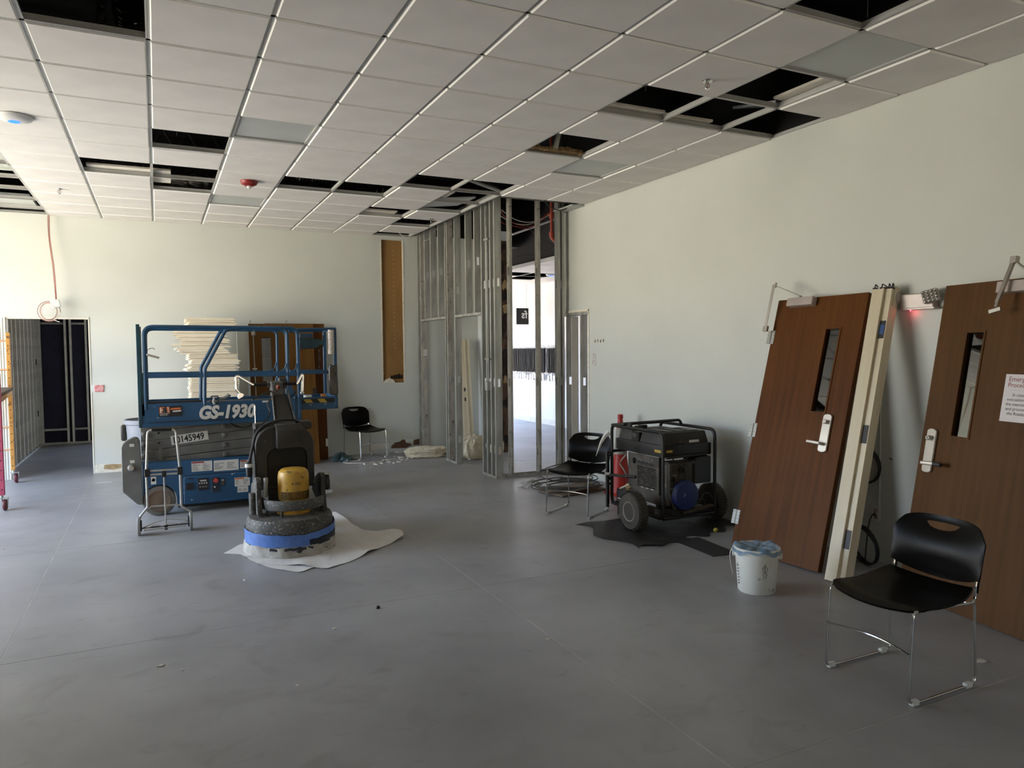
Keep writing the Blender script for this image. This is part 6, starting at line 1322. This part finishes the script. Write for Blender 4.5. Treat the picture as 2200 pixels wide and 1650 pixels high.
MB().box(-0.045, 0.065, -0.012, 0.0, -0.045, 0.048).build('pink_fill', mat('pink_insulation', '#b9686c', 0.9, c2='#d9a7a2', scale=26, bump=0.8, bscale=40), pk, bevel=0.006)
# white cords hanging from the grid near the stud corner
tag(MB().tube(smoothpath([(3.255, 10.70, 3.46), (3.30, 10.70, 3.42), (3.37, 10.70, 3.36), (3.47, 10.71, 3.305), (3.52, 10.73, 3.31)], 6), 0.004, 6).build('drooping_flex', m_whc), 'white cord drooping from the ceiling grid, left of the corner post', 'cord')
tag(MB().tube(smoothpath([(3.73, 10.72, 3.29), (3.80, 10.7, 3.32), (3.86, 10.68, 3.39), (3.93, 10.66, 3.49)], 6), 0.004, 6).build('drooping_flex', m_whc), 'white cord drooping in front of the first stud of the side partition', 'cord')
# small plate on the first stud, conduit and box on the corner studs
tag(MB().box(3.80, 3.86, 10.985, 11.0, 1.53, 1.63).build('paper_tag', m_stick, smooth=0), 'small white tag stuck on the stud by the back wall', 'tag')
cd = thing('electrical_conduit', 'thin steel conduit with a handy box on the corner studs', 'conduit', (SX-0.018, 8.42, 0))
MB().tube([(0, 0, 1.22), (0, 0, 3.48)], 0.011, 10).build('conduit_tube', m_chrome, cd)
MB().box(-0.028, 0.025, -0.03, 0.03, 1.10, 1.215).build('handy_box', m_steel, cd, bevel=0.004)
for z in (1.50, 3.0): MB().box(-0.015, 0.02, -0.06, 0.06, z-0.012, z+0.012).build('strap', m_steel, cd, smooth=0)
# cables, lamp tube and sprinkler pipe above the enclosure
def cable(label, pts, m, r=0.006, nm='overhead_cable'): tag(MB().tube(smoothpath(pts, 8), r, 6).build(nm, m), label, 'cable')
cable('red cable sagging above the enclosure, lower one', [(4.05, 8.6, 3.42), (4.24, 9.0, 3.34), (4.50, 9.0, 3.29), (4.69, 9.0, 3.29), (4.81, 9.0, 3.40), (5.1, 9.0, 3.62)], m_redc)
cable('red cable sagging above the enclosure, upper one', [(4.1, 8.8, 3.5), (4.4, 9.05, 3.36), (4.75, 9.05, 3.33), (5.0, 9.05, 3.52), (5.2, 9.0, 3.70)], m_redc)
cable('white cable sagging above the enclosure, first', [(4.2, 8.9, 3.48), (4.45, 9.0, 3.39), (4.69, 9.0, 3.37), (4.95, 9.0, 3.47), (5.12, 9.0, 3.61)], m_whc)
cable('white cable sagging above the enclosure, second', [(4.2, 9.0, 3.44), (4.46, 9.1, 3.36), (4.72, 9.1, 3.36), (4.98, 9.1, 3.48), (5.2, 9.1, 3.66)], m_whc)
cable('thin grey cable crossing low above the enclosure', [(4.46, 9.0, 2.89), (4.78, 9.0, 2.94), (5.12, 9.0, 3.10), (5.5, 9.0, 3.5), (5.6, 9.0, ZD)], m_grc, 0.005)
cable('thin grey cable dropping from the cable bundle', [(4.60, 9.0, 3.33), (4.70, 9.0, 3.25), (4.80, 9.0, 3.18), (5.04, 9.0, 3.08), (5.3, 9.0, 3.08)], m_grc, 0.004)
cable('black cable over the top of the right wall stud', [(4.35, 8.05, 3.55), (4.45, 8.08, 3.42), (4.62, 8.05, 3.36), (4.76, 8.0, 3.44), (4.80, 7.95, 3.5)], m_blk, 0.006)
tag(MB().tube([(4.55, 9.3, 3.235), (5.45, 9.3, 3.57)], 0.014, 10).tube([(5.2, 9.3, 3.48), (5.2, 9.3, ZD)], 0.003, 5).build('lamp_tube', mat('white_tube', '#e8e8ea', 0.3)), 'white fluorescent tube hanging askew above the enclosure', 'lamp tube')
pp = thing('sprinkler_pipe', 'orange-red sprinkler pipe with elbow fittings above the enclosure', 'pipe', (4.96, 8.9, 0))
m_orp = mat('orange_red_pipe', '#a8452f', 0.5, c2='#8f3824')
MB().tube([(0, 0, ZD), (0, 0, 3.20)], 0.020, 12).build('drop_pipe', m_orp, pp)
MB().tube(fillet([(0, 0, 3.23), (0.0, 0, 3.17), (0.09, 0, 3.09)], 0.03), 0.027, 12).build('elbow', m_orp, pp)
for z in (3.46, 3.21): MB().lathe([(0.02, -0.03), (0.034, -0.028), (0.036, 0.0), (0.034, 0.028), (0.02, 0.03)], 14, tr(0, 0, z)).build('coupling', m_orp, pp)
# ------------------------------------------------------------------ bright room: wall hooks with black straps, hanging sign
rk = thing('hook_rail', 'long hook rail on the bright room wall carrying black straps', 'hook rail', (7.5, 14.1, 1.64))
MB().box(-0.015, 0, -1.1, 1.3, -0.012, 0.012).build('rail', m_steel, rk, smooth=0)
hk = MB().tube(fillet([(-0.01, 0, 0.0), (-0.05, 0, 0.0), (-0.09, 0.0, 0.06)], 0.02), 0.004, 5).mesh('hook', m_steel)
random.seed(41)
sm_ = []
for k in range(4):
    b = MB(); w = random.uniform(0.012, 0.02)
    for q in range(2): 
        P = smoothpath([(-0.045-0.03*q, 0, 0.0), (-0.05-0.03*q, random.uniform(-0.012, 0.012), -0.2), (-0.05-0.03*q, random.uniform(-0.012, 0.012), -0.36), (-0.05-0.03*q, random.uniform(-0.012, 0.012), -0.50-random.uniform(0, 0.05))], 4); b.tube(P, 0.012, 5, sx=0.4)
    b.tube([(-0.05, 0, -0.01), (-0.055, 0, -0.52)], w, 6)
    sm_.append(b.mesh('black_strap', mat('black_webbing', '#070707', 0.6, c2='#0c0c0c', scale=30, spec=0.25)))
bgm = MB().prism_y([(-0.04, -0.06), (0.04, -0.06), (0.045, 0.05), (0.0, 0.06), (-0.045, 0.05)], -0.015, 0.015, rot('Z', math.pi/2)).mesh('clear_tag', mat('clear_tag_plastic', '#cfd3d6', 0.2, c2='#aab0b4', scale=30, alpha=0.8))
for k in range(40):
    y = -1.08+k*0.06
    if 9 <= k <= 10: continue
    o = link('hook', hk, rk); o.location = (0, y, 0)
    s_ = link('lanyard', random.choice(sm_)); s_.location = (7.485, 14.1+y, 1.64); tag(s_, 'black strap hanging on the long hook rail in the bright room', 'strap', 'black straps on the hook rail')
    if k % 2 == 0:
        o = link('clear_tag', bgm, s_); o.location = (-0.05, random.uniform(-0.01, 0.01), -0.60-random.uniform(0, 0.05))
sg = thing('hanging_sign', 'small black square sign hung on a chain in the bright room', 'sign', (7.08, 14.0, 0))
MB().box(-0.15, 0.142, -0.012, 0.012, 2.15, 2.50).build('sign_board', mat('matt_black_board', '#0c0c0d', 0.6), sg, bevel=0.003)
text('fs', 0.23, m_white, sg, (0.0, 0, 0), align='CENTER', fat=0.004, M=tr(0.035, -0.0135, 2.285) @ rot('X', math.pi/2) @ Matrix.Diagonal((-1, 1, 1, 1)))
ck = MB(); 
link_me = MB().tube([(0.010*math.cos(a), 0, 0.019*math.sin(a)) for a in [2*math.pi*i/10 for i in range(10)]], 0.0035, 5, closed=True).mesh('chain_link', m_steel)
for k in range(16): o = link('chain_link', link_me, sg); o.location = (0.10, 0, 2.515+k*0.0315); o.rotation_euler = (0, 0, (k % 2)*math.pi/2)
t = thing('access_point', 'blue-lit access point on the ceiling of the bright room', 'access point', (6.73, 12.11, ZN))
MB().lathe([(0, -0.03), (0.08, -0.03), (0.10, -0.01), (0.1, 0), (0, 0)], 24).build('housing', m_white, t); MB().lathe([(0.0, -0.034), (0.05, -0.034), (0.05, -0.03), (0, -0.03)], 20).build('blue_ring', MATS['blue_led'], t)
ot = outlet('white outlet on the bright room wall below the straps', 7.499, 14.2, 0.40)
# small things on the right wall
nt_ = tag(MB().box(XR-0.003, XR-0.0005, 7.58, 7.66, 1.40, 1.56).build('taped_note', speckle(mat('note_paper', '#cfcac6', 0.7), '#8a6f6a', 60, 0.56, 0.62), smooth=0), 'small paper note on the right wall beside the rough opening', 'note'); nt_.location = (0, 0.0, 0)
for k in range(4):
    tag(MB().lathe([(0, 0.012), (0.006, 0.012), (0.009, 0.004), (0.012, 0), (0, 0)], 10, tr(XR-0.0005, 7.60-k*0.062, 1.71+0.006*(k % 2)) @ rot('Y', -math.pi/2) @ Matrix.Diagonal((2.0, 1, 1, 1))).build('wall_anchor', m_closer), ('first', 'second', 'third', 'last')[k]+' from the left of four small anchors left in the right wall', 'wall anchor', 'anchors in the right wall')
o = tag(MB().prism_y([(0, 0), (0.02, 0.004), (0.03, 0.02), (0.012, 0.012)], -0.006, 0.0, tr(XR-0.002, 3.56, 0.78) @ rot('Z', math.pi/2)).build('wall_hook', m_blk), 'small dark hook on the shaded right wall behind the chair', 'hook')
# ------------------------------------------------------------------ rolling scaffold at the left edge
m_pinkp = mat('pink_red_paint', '#b04660', 0.5, c2='#9c3b54', scale=6); m_orgp = speckle(mat('orange_scaffold_paint', '#c08a3c', 0.5, c2='#a8742e', scale=7), '#6e4a22', 16, 0.6, 0.66); m_rung = mat('pale_rung', '#c79b78', 0.5)
SF = thing('rolling_scaffold', 'rolling scaffold with orange and pink end frames and a plank at the left edge', 'scaffold', (-1.66, 10.9, 0))
def upright(x, y, z0_, z1_, m, nm='upright'):
    b = MB(); t_ = 0.022
    b.box(x-t_, x+t_, y-t_, y+t_, z0_, z1_); u = b.build(nm, m, SF, bevel=0.004)
    h_ = []
    for k in range(int((z1_-z0_)/0.1)):
        MB().lathe([(0, 0.0012), (0.007, 0.0012), (0.007, 0), (0, 0)], 8, tr(x, y-t_, z0_+0.06+k*0.1) @ rot('X', math.pi/2)).build('pin_hole', m_hole, u)
    return u
def caster(x, y):
    c = MB().lathe([(0, -0.018), (0.05, -0.018), (0.058, -0.008), (0.058, 0.008), (0.05, 0.018), (0, 0.018)], 22, tr(x+0.03, y, 0.058) @ rot('Y', math.pi/2)).build('caster_wheel', mat('dark_red_caster', '#5a1d22', 0.5), SF)
    b = MB()
    for s in (-1, 1): b.prism_x([(y-0.03, 0.13), (y+0.03, 0.13), (y+0.015, 0.045), (y-0.015, 0.045)], x+0.03+s*0.024-0.002, x+0.03+s*0.024+0.002)
    b.box(x-0.03, x+0.06, y-0.035, y+0.035, 0.128, 0.134); b.tube([(x, y, 0.12), (x, y, 0.20)], 0.016, 8); b.build('caster_fork', m_steel, SF, smooth=0)
for xx in (0.0, -0.75): upright(xx, 0.0, 0.16, 1.88, m_orgp); caster(xx, 0.0)
for xx in (0.185, -0.58): upright(xx, -1.88, 0.16, 1.42, m_pinkp); caster(xx-0.01, -1.88)
for z in (0.42, 0.70, 1.42, 1.78): MB().tube([(0.0, 0.0, z), (-0.75, 0.0, z)], 0.012, 8).build('rung', m_rung, SF)
for z in (0.42, 0.70, 1.30): MB().tube([(0.185, -1.88, z), (-0.58, -1.88, z)], 0.012, 8).build('rung', m_rung, SF)
MB().bar((0.005, -0.02, 1.14), (0.185, -1.86, 1.14), 0.04, 0.05).build('side_rail', m_orgp, SF, bevel=0.004)
MB().bar((-0.70, -0.02, 1.14), (-0.58, -1.86, 1.14), 0.04, 0.05).build('side_rail', m_orgp, SF, bevel=0.004)
MB().add([(-0.68, 0.05, 1.166), (0.03, 0.05, 1.166), (0.185, -1.9, 1.166), (-0.55, -1.9, 1.166), (-0.68, 0.05, 1.20), (0.03, 0.05, 1.20), (0.185, -1.9, 1.20), (-0.55, -1.9, 1.20)], [(0,1,2,3),(4,7,6,5),(0,4,5,1),(1,5,6,2),(2,6,7,3),(3,7,4,0)]).build('plank', mat('weathered_plank', '#5a4a3a', 0.85, c2='#453729', scale=6, stretch=(8, 0.6, 8)), SF, smooth=0)
